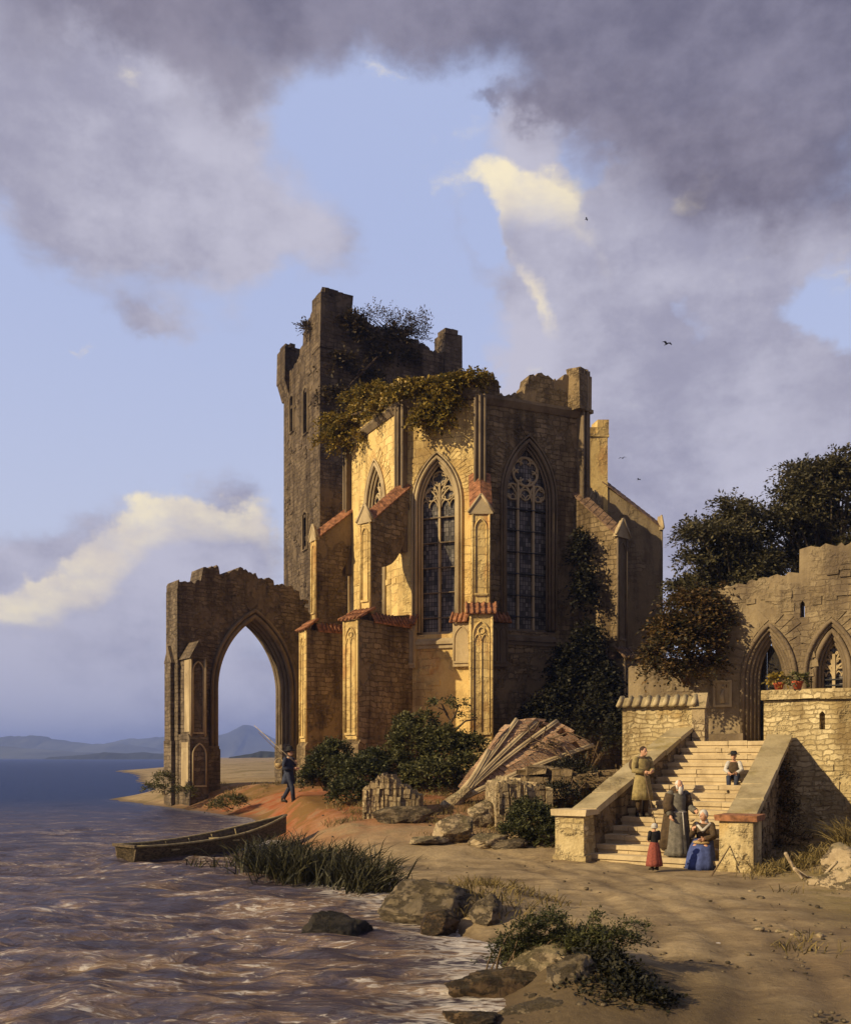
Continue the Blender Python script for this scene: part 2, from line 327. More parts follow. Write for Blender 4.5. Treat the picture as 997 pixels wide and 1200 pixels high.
# ------------------------------------------------------------------ mesh helpers
class Fr:
    """a wall's own frame: u along the wall, n out of it, z up (z = 0 at eye height)"""
    def __init__(s, x, y, ux, uy, z=CZ):
        l = math.hypot(ux, uy); s.o = Vector((x, y, z)); s.u = Vector((ux/l, uy/l, 0)); s.n = Vector((uy/l, -ux/l, 0))
    def __call__(s, u, n, z): return s.o + s.u*u + s.n*n + Vector((0, 0, z))
WORLD = Fr(0, 0, 1, 0, 0); WORLD.n = Vector((0, 1, 0))
class MB:
    def __init__(s): s.v = []; s.f = []; s.sm = []
    def raw(s, vs, fs, smooth=False):
        b = len(s.v); s.v += [tuple(p) for p in vs]; s.f += [tuple(b+i for i in f) for f in fs]; s.sm += [smooth]*len(fs)
    def hexa(s, p):   # 8 points: bottom ring 0-3, top ring 4-7
        s.raw(p, [(3, 2, 1, 0), (4, 5, 6, 7), (0, 1, 5, 4), (1, 2, 6, 5), (2, 3, 7, 6), (3, 0, 4, 7)])
    def box(s, fr, u0, u1, n0, n1, z0, z1, j=0):
        q = [(u0, n1, z0), (u1, n1, z0), (u1, n0, z0), (u0, n0, z0), (u0, n1, z1), (u1, n1, z1), (u1, n0, z1), (u0, n0, z1)]
        if j: q = [(a+random.uniform(-j, j), b+random.uniform(-j, j), c+random.uniform(-j, j)) for a, b, c in q]
        s.hexa([fr(*a) for a in q])
    def plate(s, fr, outer, holes, n0, n1):
        """a polygon with holes in the (u,z) plane, from depth n0 (back) to n1 (front)"""
        loops = [outer]+holes
        vl = [[Vector((u, z, 0)) for u, z in lp] for lp in loops]
        tri = tessellate_polygon(vl); flat = [p for lp in loops for p in lp]; N = len(flat)
        vs = [fr(u, n1, z) for u, z in flat]+[fr(u, n0, z) for u, z in flat]
        fs = []
        for a, b, c in tri:
            (x0, y0), (x1, y1), (x2, y2) = flat[a], flat[b], flat[c]
            if (x1-x0)*(y2-y0)-(x2-x0)*(y1-y0) < 0: b, c = c, b
            fs += [(a, b, c), (N+a, N+c, N+b)]
        k = 0
        for li, lp in enumerate(loops):
            n = len(lp); ar = sum(lp[i][0]*lp[(i+1) % n][1]-lp[(i+1) % n][0]*lp[i][1] for i in range(n))
            ccw = (ar > 0) == (li == 0)
            for i in range(n):
                a, b = k+i, k+(i+1) % n
                fs.append((a, N+a, N+b, b) if ccw else (b, N+b, N+a, a))
            k += n
        s.raw(vs, fs)
    def prism(s, fr, prof, u0, u1):
        """profile in (n,z), extruded along u"""
        n = len(prof); vs = [fr(u0, a, z) for a, z in prof]+[fr(u1, a, z) for a, z in prof]
        ar = sum(prof[i][0]*prof[(i+1) % n][1]-prof[(i+1) % n][0]*prof[i][1] for i in range(n))
        o = list(range(n)); fs = [tuple(o), tuple(n+i for i in reversed(o))]+[(i, n+i, n+(i+1) % n, (i+1) % n) for i in range(n)]
        if ar < 0: fs = [tuple(reversed(f)) for f in fs]
        s.raw(vs, fs)
    def tube(s, pts, rad, sides=8, smooth=True, flat=1.0, up=None):
        pts = [Vector(p) for p in pts]; n = len(pts)
        if not hasattr(rad, '__len__'): rad = [rad]*n
        ref = Vector(up) if up else None; vs = []; 
        for i, p in enumerate(pts):
            d = (pts[min(i+1, n-1)]-pts[max(i-1, 0)]).normalized()
            if ref is None: ref = Vector((0, 0, 1)) if abs(d.z) < .9 else Vector((1, 0, 0))
            a = ref-d*ref.dot(d)
            if a.length < 1e-4: a = d.orthogonal()
            a.normalize(); b = d.cross(a); ref = a if not up else ref
            for k in range(sides):
                th = 2*math.pi*(k+.5)/sides; vs.append(p+a*math.cos(th)*rad[i]*flat+b*math.sin(th)*rad[i])
        fs = []
        for i in range(n-1):
            for k in range(sides):
                fs.append((i*sides+k, i*sides+(k+1) % sides, (i+1)*sides+(k+1) % sides, (i+1)*sides+k))
        fs += [tuple(reversed(range(sides))), tuple((n-1)*sides+k for k in range(sides))]
        s.raw(vs, fs, smooth)
    def ball(s, c, r, seg=12, ring=8, rot=None, smooth=True):
        c = Vector(c); r = Vector(r) if hasattr(r, '__len__') else Vector((r, r, r)); vs = []; 
        vs.append(Vector((0, 0, r.z)))
        for i in range(1, ring):
            ph = math.pi*i/ring
            for k in range(seg):
                th = 2*math.pi*k/seg; vs.append(Vector((r.x*math.sin(ph)*math.cos(th), r.y*math.sin(ph)*math.sin(th), r.z*math.cos(ph))))
        vs.append(Vector((0, 0, -r.z)))
        if rot: vs = [rot @ v for v in vs]
        vs = [v+c for v in vs]; L = len(vs)-1; fs = []
        for k in range(seg):
            fs.append((0, 1+k, 1+(k+1) % seg)); fs.append((L, 1+(ring-2)*seg+(k+1) % seg, 1+(ring-2)*seg+k))
            for i in range(ring-2):
                fs.append((1+i*seg+k, 1+(i+1)*seg+k, 1+(i+1)*seg+(k+1) % seg, 1+i*seg+(k+1) % seg))
        s.raw(vs, fs, smooth)
    def loft(s, rings, seg=28, folds=0, amp=0.0, ph=0.0, cap=True, smooth=True):
        """rings: (x,y,z,rx,ry[,fold strength])"""
        vs = []; n = len(rings)
        for rg in rings:
            x, y, z, rx, ry = rg[:5]; fa = amp*(rg[5] if len(rg) > 5 else 0)
            for k in range(seg):
                th = 2*math.pi*k/seg; m_ = 1+fa*(math.cos(folds*th+ph)+.5*math.cos((folds*2-3)*th+1.3*ph+2))
                vs.append((x+rx*m_*math.cos(th), y+ry*m_*math.sin(th), z))
        fs = [(i*seg+k, i*seg+(k+1) % seg, (i+1)*seg+(k+1) % seg, (i+1)*seg+k) for i in range(n-1) for k in range(seg)]
        if cap: fs += [tuple(reversed(range(seg))), tuple((n-1)*seg+k for k in range(seg))]
        s.raw(vs, fs, smooth)
    def build(s, name, mat, parent=None, local=False, uv=True, base=None):
        me = bpy.data.meshes.new(name); off = Vector((0, 0, 0))
        arr = np.array(s.v, dtype=float)
        if not local:
            if parent is not None: off = world_loc(parent)
            else:
                off = Vector(base) if base is not None else Vector(((arr[:, 0].min()+arr[:, 0].max())/2, (arr[:, 1].min()+arr[:, 1].max())/2, arr[:, 2].min()))
        me.from_pydata((arr-np.array(off)).tolist(), [], s.f)
        me.polygons.foreach_set('use_smooth', s.sm)
        if uv:
            ul = me.uv_layers.new(name='UVMap'); uvs = np.empty((len(me.loops), 2))
            nv = np.empty(len(me.polygons)*3); me.polygons.foreach_get('normal', nv); nv = nv.reshape(-1, 3)
            li = np.empty(len(me.loops), dtype=int); me.loops.foreach_get('vertex_index', li)
            lt = np.empty(len(me.polygons), dtype=int); me.polygons.foreach_get('loop_total', lt)
            nn = np.repeat(nv, lt, axis=0); P = arr[li]
            hl = np.hypot(nn[:, 0], nn[:, 1]); top = np.abs(nn[:, 2]) > .8; hl = np.maximum(hl, 1e-6)
            uvs[:, 0] = np.where(top, P[:, 0], (-nn[:, 1]*P[:, 0]+nn[:, 0]*P[:, 1])/hl); uvs[:, 1] = np.where(top, P[:, 1], P[:, 2])
            ul.data.foreach_set('uv', uvs.ravel())
        me.materials.append(mat); me.update()
        o = bpy.data.objects.new(name, me); COL.objects.link(o)
        if parent is not None: o.parent = parent
        else: o.location = off
        return o
def world_loc(o):
    l = Vector(o.location)
    while o.parent is not None: o = o.parent; l = l+Vector(o.location)
    return l
def tag(o, label=None, cat=None, group=None, kind=None):
    if label: o['label'] = label
    if cat: o['category'] = cat
    if group: o['group'] = group
    if kind: o['kind'] = kind
    return o
def thing(name, label, cat, loc, rotz=0, group=None):
    o = bpy.data.objects.new(name, None); COL.objects.link(o); o.location = loc; o.rotation_euler = (0, 0, rotz); o.empty_display_size = .3
    return tag(o, label, cat, group)
def arch_pts(uc, w, zs, h, k=10):
    """pointed arch from left springing to right springing"""
    a = w/2; Rr = (a*a+h*h)/(2*a); pts = []
    tmax = math.atan2(h, Rr-a) if Rr > a else math.pi/2
    cx = uc-a+Rr
    for i in range(k+1):
        th = tmax*i/k; pts.append((cx-Rr*math.cos(th), zs+Rr*math.sin(th)))
    return pts+[(2*uc-p[0], p[1]) for p in reversed(pts[:-1])]
def jagged(u0, u1, prof, step=.38, amp=.28):
    """broken masonry top from u1 down to u0 (right to left): prof is a list of (u,z)"""
    us = [p[0] for p in prof]; zs = [p[1] for p in prof]; out = []; u = u1; sd_ = random.uniform(0, 99); lim = lambda x: min(u1, max(u0, x))
    while u > u0+.05:
        nu = max(u0, u-random.uniform(.45, 1.2)*step); c = (u+nu)/2
        z = float(np.interp(c, us, zs))+amp*1.5*mnoise.noise(Vector((c*.8/max(step, .2)*.38, sd_, 0)))+random.uniform(-.5, .5)*amp*.6
        e = min(.08, (u-nu)*.25)
        out += [(u-random.uniform(0, e), z-random.uniform(.0, .10)), (c+random.uniform(-e, e), z+random.uniform(0, .06)), (nu+.012+random.uniform(0, e), z-random.uniform(.0, .10))]; u = nu
    out[0] = (u1, out[0][1]); out[-1] = (u0, out[-1][1])
    return out
def proud_stones(mb, fr, u0, u1, z0, z1, n, count, avoid=()):
    for _ in range(count):
        u = random.uniform(u0, u1); z = random.uniform(z0, z1); a = random.uniform(.12, .32); b = random.uniform(.07, .14)
        if any(x0-.4 < u < x1+.4 and y0-.3 < z < y1+.3 for x0, x1, y0, y1 in avoid): continue
        mb.box(fr, u-a, u+a, n-.1, n+random.uniform(.012, .05), z-b, z+b, .015)

# ------------------------------------------------------------------ the ground
SHX = [(-10, .3), (8.8, .55), (11, .95), (12.4, .8), (14, .35), (16, -.3), (17.5, -1.2), (21, -2.3), (24.5, -3.5), (28, -4.4), (33, -5.9), (36, -6.4), (39, -7.5), (44, -10.5), (50, -15), (56, -19), (62, -19.6), (69, -20),
       (100, -31), (150, -48), (172, -60), (180, -52), (250, -58), (400, -104), (1000, -265), (4000, -1000)]
HY = [(0, .12), (9, .10), (16, .13), (20, .10), (22, .16), (24, .4), (28, .75), (33, 1.15), (40, 1.15), (50, 1.15), (100, 1.3), (400, 1.5), (3000, 2.0)]
WY = [(0, .8), (14, 1.0), (24, 2.0), (33, 1.5), (36, 1.6), (40, 4.2), (50, 4.5), (70, 8), (170, 20), (3000, 60)]
def ground_rel(x, y):
    it = lambda tb: np.interp(y, [p[0] for p in tb], [p[1] for p in tb])
    s = x-it(SHX); t = np.clip(s/it(WY), 0, 1); t = t*t*(3-2*t)*.55+t*.45
    h = np.where(s > 0, it(HY)*t, np.maximum(s*.3, -2.5))
    mound = np.clip((y-24)/11, 0, 1)*np.clip((x+3.2)/2.5, 0, 1)*np.clip((56-y)/10, 0, 1)*.75
    mound = mound+.5*np.exp(-((x-9.2)/1.3)**2-((y-19.5)/2.6)**2)
    mound = mound+.30*np.exp(-((x-1.7)/.7)**2-((y-10.2)/1.3)**2)+.3*np.exp(-((x-.9)/.9)**2-((y-15)/1.6)**2)
    far = np.clip((y-60)/60, 0, 1)*np.clip((x-it(SHX)-8)/40, 0, 1)
    return h+np.where(s > 0, mound, 0)+far*1.1*(0.5+0.5*np.sin(x*.09+y*.05))
def gz(x, y): return float(ground_rel(np.array(x, float), np.array(y, float)))
def graded(a, b, fine0, fine1, st, g):
    xs = list(np.arange(fine0, fine1, st)); p = fine1; d = st
    while p < b: xs.append(p); d *= g; p += d
    xs.append(b); p = fine0; d = st
    while p > a: d *= g; p -= d; xs.append(max(p, a))
    return np.array(sorted(set(xs)))
def grid_obj(name, xs, ys, zf, mat, kind):
    X, Y = np.meshgrid(xs, ys); Z = zf(X, Y); n, m_ = X.shape
    vs = np.stack([X, Y, Z], -1).reshape(-1, 3); idx = np.arange(n*m_).reshape(n, m_)
    fs = np.stack([idx[:-1, :-1], idx[:-1, 1:], idx[1:, 1:], idx[1:, :-1]], -1).reshape(-1, 4)
    me = bpy.data.meshes.new(name); me.from_pydata(vs.tolist(), [], fs.tolist()); me.materials.append(mat)
    me.polygons.foreach_set('use_smooth', [True]*len(fs))
    o = bpy.data.objects.new(name, me); COL.objects.link(o); o['kind'] = kind; return o
def vnoise(X, Y, sx, sy, seed=0, octv=4, ridged=False):
    out = np.zeros(X.shape); fl = out.ravel(); a = X.ravel(); b = Y.ravel()
    for i in range(len(fl)):
        p = Vector((a[i]*sx+seed, b[i]*sy, seed*1.7)); v = 0; am = 1
        for o_ in range(octv):
            q = mnoise.noise(p); v += am*((1-abs(q)*2) if ridged else q); am *= .5; p = p*2.03
        fl[i] = v
    return out
def _rut(pts):
    out = []
    for (a, b), (c, d) in zip(pts[:-1], pts[1:]):
        for t_ in np.linspace(0, 1, 30, endpoint=False):
            px, py = a+(c-a)*t_, b+(d-b)*t_; dd = 2.38*F/(py-888); out.append(((px-498.5)/F*dd+.06*math.sin(dd*2.1), dd))
    return np.array(out)
RUTS = [_rut([(560, 1000), (640, 1012), (720, 1036), (800, 1072), (850, 1112), (872, 1160), (850, 1225)]), _rut([(690, 1010), (790, 1036), (880, 1080), (950, 1130), (985, 1200), (980, 1230)]), _rut([(610, 1012), (700, 1050), (760, 1090), (800, 1150), (790, 1225)])]
def ground_z(X, Y):
    h = ground_rel(X, Y); nz = np.zeros(X.shape)
    near = (Y < 60) & (np.abs(X) < 40)
    nz[near] = vnoise(X[near], Y[near], .9, .9, 3, 4)
    rd = (Y > 8) & (Y < 24) & (X > 0) & (X < 9); cut = np.zeros(X.shape)
    if rd.any():
        P_ = np.stack([X[rd], Y[rd]], -1); c_ = np.zeros(len(P_))
        for rt in RUTS:
            dist = np.sqrt(((P_[:, None, :]-rt[None])**2).sum(-1).min(1)); c_ += -.030*np.exp(-(dist/.13)**2)+.012*np.exp(-((dist-.28)/.12)**2)
        cut[rd] = c_
    return h+np.where(near, nz*.055*np.clip(h/.12, .0, 1), 0)+cut
grid_obj('ground', graded(-1500, 3000, -9, 9.5, .11, 1.12), graded(-40, 3800, 7, 32, .11, 1.10), ground_z, M['dirt'], 'structure')
def water_z(X, Y):
    near = (Y < 130) & (X > -70); z = np.zeros(X.shape)
    a = X[near]; b = Y[near]
    wv = vnoise(a+np.sin(b*.7)*.6, b+.35*np.sin(a*.8), .33, .85, 11, 4, True)
    am = np.interp(b, [0, 10, 20, 30, 60, 130], [.17, .16, .11, .07, .045, 0])*(.45+.55*np.clip((np.interp(b, [p[0] for p in SHX], [p[1] for p in SHX])-a)/3, 0, 1))
    swell = vnoise(a+.8*np.sin(b*.4), b, .10, .30, 23, 2)
    z[near] = (wv-.6)*am*1.05*(.8+.9*np.clip(swell+.3, 0, 1))+swell*am*.5
    return z-.02
wo_ = grid_obj('water', graded(-6000, 300, -12, 2.5, .13, 1.11), graded(-40, 9000, 5, 30, .11, 1.07), water_z, M['water'], 'structure')
at_ = wo_.data.attributes.new('shore', 'FLOAT', 'POINT'); co_ = np.empty(len(wo_.data.vertices)*3); wo_.data.vertices.foreach_get('co', co_); co_ = co_.reshape(-1, 3)
at_.data.foreach_set('value', (co_[:, 0]-np.interp(co_[:, 1], [p[0] for p in SHX], [p[1] for p in SHX])).astype(np.float32))

# far hills over the lake (kilometres away)
def hill(name, pts, d, depth, mat, rough=6, seed=0):
    mb = MB(); n = 90; px0, px1 = pts[0][0], pts[-1][0]; rows = []
    for i in range(n+1):
        px = px0+(px1-px0)*i/n; x = (px-498.5)/F*d
        hh = float(np.interp(px, [p[0] for p in pts], [p[1] for p in pts]))/F*d
        hh *= 1+.10*mnoise.noise(Vector((px*.05, seed, 0)))+.05*mnoise.noise(Vector((px*.2, seed, 3)))
        rows.append([(x, d-depth*.5, -1), (x, d-depth*.3+rough*mnoise.noise(Vector((px*.15, 7, seed)))*depth*.02, hh*.5+CZ*.5), (x, d-depth*.1, hh*.85+CZ), (x, d, hh+CZ), (x, d+depth*.5, -1)])
    vs = [p for r in rows for p in r]; fs = [(i*5+j, (i+1)*5+j, (i+1)*5+j+1, i*5+j+1) for i in range(n) for j in range(4)]
    mb.raw(vs, fs, True); o = mb.build(name, mat, uv=False); o['kind'] = 'structure'; return o
hill('hills', [(-160, 8), (-60, 22), (10, 24), (35, 27), (70, 21), (110, 16), (140, 17), (190, 10), (230, 2)], 3000, 500, M['hill'], seed=1)
hill('hills', [(60, 6), (100, 12), (150, 22), (200, 25), (240, 20), (260, 27), (274, 34), (286, 38), (297, 37), (308, 30), (322, 22), (350, 17), (420, 14), (520, 6)], 3600, 600, M['hill'], seed=2)
hill('hills', [(-300, 1), (-160, 12), (-60, 16), (0, 14), (60, 9), (120, 5), (160, 1)], 2300, 400, M['hill'], seed=4)

for pts, d in (([(60, 1), (95, 3), (110, 5), (122, 6.5), (150, 5), (168, 7), (182, 5), (215, 4), (250, 1)], 1500), ([(270, 1), (296, 5), (306, 8), (322, 7), (345, 9), (380, 3)], 650)):
    o = hill('far_wood', pts, d, d*.04, M['farwood'], 6, seed=int(d)); o['kind'] = 'stuff'
# ------------------------------------------------------------------ masonry details
def tiles(mb, fr, u0, u1, n0, z0, n1, z1, pitch=.2, th=.05):
    """a tiled slope from the eave (n0,z0) up to (n1,z1): a slab with raised cover tiles running down it"""
    d = Vector((n1-n0, z1-z0)); L = d.length; d /= L; nr = Vector((-d.y, d.x)); nr = nr if nr.y > 0 else -nr
    mb.prism(fr, [(n0, z0), (n1, z1), (n1+nr.x*th, z1+nr.y*th), (n0+nr.x*th, z0+nr.y*th)], u0, u1)
    k = max(2, int((u1-u0)/pitch))
    rows = max(1, int(L/.38))
    for i in range(k+1):
        u = u0+(u1-u0)*i/k
        for r_ in range(rows):
            a = L*r_/rows-.02; b = L*(r_+1)/rows+.02; lift = .012*(r_ % 2)
            p = Vector((n0, z0))+d*a+nr*(th+.02+lift); q = Vector((n0, z0))+d*b+nr*(th-.005+lift)
            j = random.uniform(-.02, .02)
            mb.tube([fr(u+j, p.x, p.y), fr(u+j, q.x, q.y)], pitch*.30, 6)
def cross_tiles(mb, fr, w, n0, z0, n1, z1):
    """tiles of a buttress back: the long slope seen from the side, courses across it"""
    d = Vector((n1-n0, z1-z0)); L = d.length; k = max(2, int(L/.3)); 
    for s in (-1, 1):       # two pitches either side of the ridge
        for i in range(k):
            a = Vector((n0, z0))+d*(i/k); b = Vector((n0, z0))+d*((i+1.12)/k)
            rz = .30
            e0 = fr(s*(w/2+.10), a.x, a.y-.06); e1 = fr(s*(w/2+.10), b.x, b.y-.06); r0 = fr(0, a.x, a.y+rz); r1 = fr(0, b.x, b.y+rz)
            dn = Vector((0, 0, -.05)); lf = Vector((0, 0, .03))
            p = [e0+dn+lf, e1+dn, r1+dn, r0+dn+lf, e0+lf, e1, r1, r0+lf]
            if s > 0: p = [p[1], p[0], p[3], p[2], p[5], p[4], p[7], p[6]]
            mb.hexa(p)
def panel(mb, fr, u0, u1, n, z0, z1, r=.035, head=True):
    """blind tracery: two shafts, a cusped pointed head with a roundel"""
    w_ = u1-u0; uc = (u0+u1)/2; h = w_*.85; zs = z1-h-.04
    mb.tube([fr(u0, n, z0)]+[fr(u, n, z) for u, z in arch_pts(uc, w_, zs, h)]+[fr(u1, n, z0)], r, 6)
    if head:
        for s in (-1, 1):
            mb.tube([fr(u, n, z) for u, z in arch_pts(uc+s*w_*.22, w_*.42, zs-w_*.35, w_*.42, 6)], r*.7, 5)
        rr = w_*.2; mb.tube([fr(uc+rr*math.cos(t), n, zs+w_*.28+rr*math.sin(t)) for t in np.linspace(0, 6.283, 13)], r*.7, 5)
        mb.tube([fr(uc, n, z0), fr(uc, n, zs-w_*.35)], r*.6, 5)
    mb.box(fr, u0-.03, u1+.03, n-.06, n+.05, z0-.06, z0+.03)
def buttress(root, P, dr, w1=.95, L1=2.0, w2=.75, L2=1.4, zb=-2.2, z1=5.9, z2=10.0, z3=12.0, mat='ashlar', side='shade', tile='tile', fly=False):
    fr = Fr(P[0], P[1], -dr[1], dr[0])
    mb = MB()
    mb.prism(fr, [(-.4, zb), (L1, zb), (L1, z1), (-.4, z1)], -w1/2, w1/2)
    mb.prism(fr, [(-.4, zb-.01), (L1+.14, zb-.01), (L1+.14, .55), (L1+.003, .75), (-.4, .75)], -w1/2-.12, w1/2+.12)
    if fly:     # a free pier with a flyer sprung across to the wall
        pi_ = L2-.62; arc = [(pi_*(1-math.sin(a)), z2-1.9+(z3-z2+.75)*(1-math.cos(a))) for a in np.linspace(0, math.pi/2, 9)]
        mb.prism(fr, [(L2, z1), (L2, z2), (-.41, z3+.02), (-.41, arc[-1][1])]+list(reversed(arc))+[(pi_, z1)], -w2/2, w2/2)
        mb.prism(fr, [(-.41, z1), (pi_+.01, z1), (pi_+.01, z1+.28), (-.41, z1+.6)], -w2/2+.01, w2/2-.01)
    else: mb.prism(fr, [(-.41, z1), (L2, z1), (L2, z2), (-.41, z3+.02)], -w2/2, w2/2)
    for _ in range(50):     # rubble stones standing a little proud of both sides
        for s in (-1, 1):
            low = random.random() < .5; n_ = random.uniform(.1, (L1 if low else L2)-.25); z_ = random.uniform(1.2, z1-.4) if low else random.uniform(z1+.8, z2-.4); ww = (w1 if low else w2)/2
            e = random.uniform(.01, .035); a, b = random.uniform(.1, .22), random.uniform(.06, .12)
            if fly and not low: continue
            mb.box(fr, s*ww-.05 if s > 0 else s*ww-e, s*ww+e if s > 0 else s*ww+.05, n_-a, n_+a, z_-b, z_+b, .008)
    b = mb.build('buttress', M[side], root)
    pn = MB()               # dressed stone end with blind tracery
    pn.box(fr, -w1/2+.003, w1/2-.003, L1-.05, L1+.03, .76, z1-.02)
    panel(pn, fr, -w1/2+.14, w1/2-.14, L1+.05, 1.0, z1-.25)
    for s in (-1, 1): pn.tube([fr(s*(w1/2-.04), L1+.03, .7), fr(s*(w1/2-.04), L1+.03, z1)], .06, 6)
    pn.box(fr, -w2/2+.003, w2/2-.003, L2-.05, L2+.03, z1+.55, z2-.02)
    panel(pn, fr, -w2/2+.13, w2/2-.13, L2+.05, z1+.9, z2-.3, head=False)
    for s in (-1, 1): pn.tube([fr(s*(w2/2-.03), L2+.03, z1+.4), fr(s*(w2/2-.03), L2+.03, z2)], .055, 6)
    pn.build('panel', M[mat], b)
    g = MB()                # gablet closing the roof
    g.plate(fr, [(-w2/2-.12, z2-.15), (w2/2+.12, z2-.15), (w2/2+.1, z2), (0, z2+.62), (-w2/2-.1, z2)], [], L2-.1, L2+.1)
    for s in (-1, 1): g.tube([fr(s*(w2/2+.16), L2+.08, z2-.08), fr(0, L2+.08, z2+.66)], .07, 4)
    g.build('gablet', M['trim'], b)
    rf = MB(); cross_tiles(rf, fr, w2, L2, z2, -.2, z3); rf.build('tile_roof', M[tile], b)
    st = MB(); tiles(st, fr, -w1/2-.12, w1/2+.12, L1+.14, z1-.02, L2-.02, z1+.5)
    fs = Fr(*(fr(w1/2+.12, 0, 0)[:2]), *dr)       # the returns along both sides
    for s in (-1, 1):
        prof = [(s*(w1/2+.12), z1-.02), (s*(w2/2-.02), z1+.36), (s*(w2/2-.02), z1+.30), (s*(w1/2+.1), z1-.08)]
        vs = [fr(a, n_, z) for n_ in (-.3, L2) for a, z in prof]
        st.raw(vs, [(0, 1, 5, 4), (1, 2, 6, 5), (2, 3, 7, 6), (3, 0, 4, 7), (3, 2, 1, 0), (4, 5, 6, 7)])
        for k in range(int((L2+.3)/.2)):
            n_ = -.2+k*.2; st.tube([fr(s*(w1/2+.13), n_, z1+.01), fr(s*(w2/2-.02), n_, z1+.39)], .055, 5)
    st.build('tile_course', M[tile], b)
    return b
def window(root, fr, uc, w, z0, za, lights, bars=5, n=0, mat='trim', rose=False, rise=None):
    h = rise or w*1.05; zs = za-h
    fm = MB()
    for k, (e, nn, r) in enumerate(((.05, .02, .085), (-.06, -.10, .06), (-.14, -.22, .06), (.20, .05, .05))):
        fm.tube([fr(uc-w/2-e, nn+n, z0)]+[fr(u, nn+n, z) for u, z in arch_pts(uc, w+2*e, zs, h+e*1.4)]+[fr(uc+w/2+e, nn+n, z0)], r, 7)
    f = fm.build('window', M[mat], root)
    sl = MB()
    sl.prism(fr, [(-.45+n, z0+.1), (.18+n, z0-.42), (.18+n, z0-.55), (-.45+n, z0-.55)], uc-w/2-.12, uc+w/2+.12)
    sl.box(fr, uc-w/2-.3, uc+w/2+.3, n-.1, n+.1, z0-.72, z0-.56); sl.build('sill', M[mat], f)
    t = MB(); nt_ = -.34+n
    lw = w/lights; zl = zs-.1
    for i in range(1, lights):
        u = uc-w/2+i*lw; top = za-.5*h if lights == 2 else zs+.28*h
        t.box(fr, u-.045, u+.045, nt_-.07, nt_+.07, z0, top)
    for i in range(lights):
        c = uc-w/2+(i+.5)*lw
        t.tube([fr(u, nt_, z) for u, z in arch_pts(c, lw*.94, zl, lw*.9, 8)], .045, 6)
        t.tube([fr(u, nt_, z) for u, z in arch_pts(c-lw*.2, lw*.42, zl+.02, lw*.36, 5)], .028, 5)
        t.tube([fr(u, nt_, z) for u, z in arch_pts(c+lw*.2, lw*.42, zl+.02, lw*.36, 5)], .028, 5)
    def ring(cu, cz, r, tr, foils=0):
        t.tube([fr(cu+r*math.cos(a), nt_, cz+r*math.sin(a)) for a in np.linspace(0, 2*math.pi, 25)], tr, 6)
        for q in range(foils):
            a = 2*math.pi*q/foils+math.pi/2; fr_ = r*.40
            t.tube([fr(cu+r*.58*math.cos(a)+fr_*math.cos(a+b), nt_, cz+r*.58*math.sin(a)+fr_*math.sin(a+b)) for b in np.linspace(-2.0, 2.0, 9)], tr*.7, 5)
    if rose:
        ring(uc, zs+h*.50, w*.27, .06, 6)
        for s in (-1, 1): ring(uc+s*w*.27, zs+h*.12, w*.15, .045, 4)
        ring(uc, zs-.02+h*.09, w*.10, .035, 0)
    else:
        for s in (-1, 1):
            ring(uc+s*w*.2, zs+h*.26, w*.16, .04, 4)
        ring(uc, zs+h*.60, w*.17, .04, 4)
        t.tube([fr(u, nt_, z) for u, z in arch_pts(uc-w*.24, w*.48, zs-.05, h*.62, 6)], .04, 5)
        t.tube([fr(u, nt_, z) for u, z in arch_pts(uc+w*.24, w*.48, zs-.05, h*.62, 6)], .04, 5)
    t.build('tracery', M['trim'], f)
    for k in range(bars):
        ib = MB(); z = z0+(zl-z0)*(k+.6)/bars
        ib.box(fr, uc-w/2, uc+w/2, nt_-.03, nt_+.09, z-.022, z+.022)
        ib.build('saddle_bar', M['iron'] if mat == 'darktrim' else M['darktrim'], f)
    gl = MB(); gl.plate(fr, [(uc-w/2-.28, z0-.2), (uc+w/2+.28, z0-.2)]+list(reversed(arch_pts(uc, w+.56, zs, h+.45))), [], nt_-.09, nt_-.07)
    gl.build('glass', M['glass'], f)
    return f
def hole(uc, w, z0, za, rise=None):
    h = rise or w*1.05; return [(uc-w/2, z0), (uc+w/2, z0)]+list(reversed(arch_pts(uc, w, za-h, h)))
def voussoirs(mb, fr, uc, w, za, rise, n, ln=.55, k=18, gap=.04):
    pts = arch_pts(uc, w, za-rise, rise, k)
    for i in range(len(pts)-1):
        (a, b), (c, d) = pts[i], pts[i+1]; dx, dz = c-a, d-b; l = math.hypot(dx, dz); nx, nz = -dz/l, dx/l
        L = ln*random.uniform(.75, 1.15); g = gap; q0, q1 = (a+dx*g, b+dz*g), (c-dx*g, d-dz*g)
        mb.plate(fr, [q0, (q0[0]+nx*L, q0[1]+nz*L), (q1[0]+nx*L, q1[1]+nz*L), q1], [], n-.06, n+random.uniform(.012, .04))

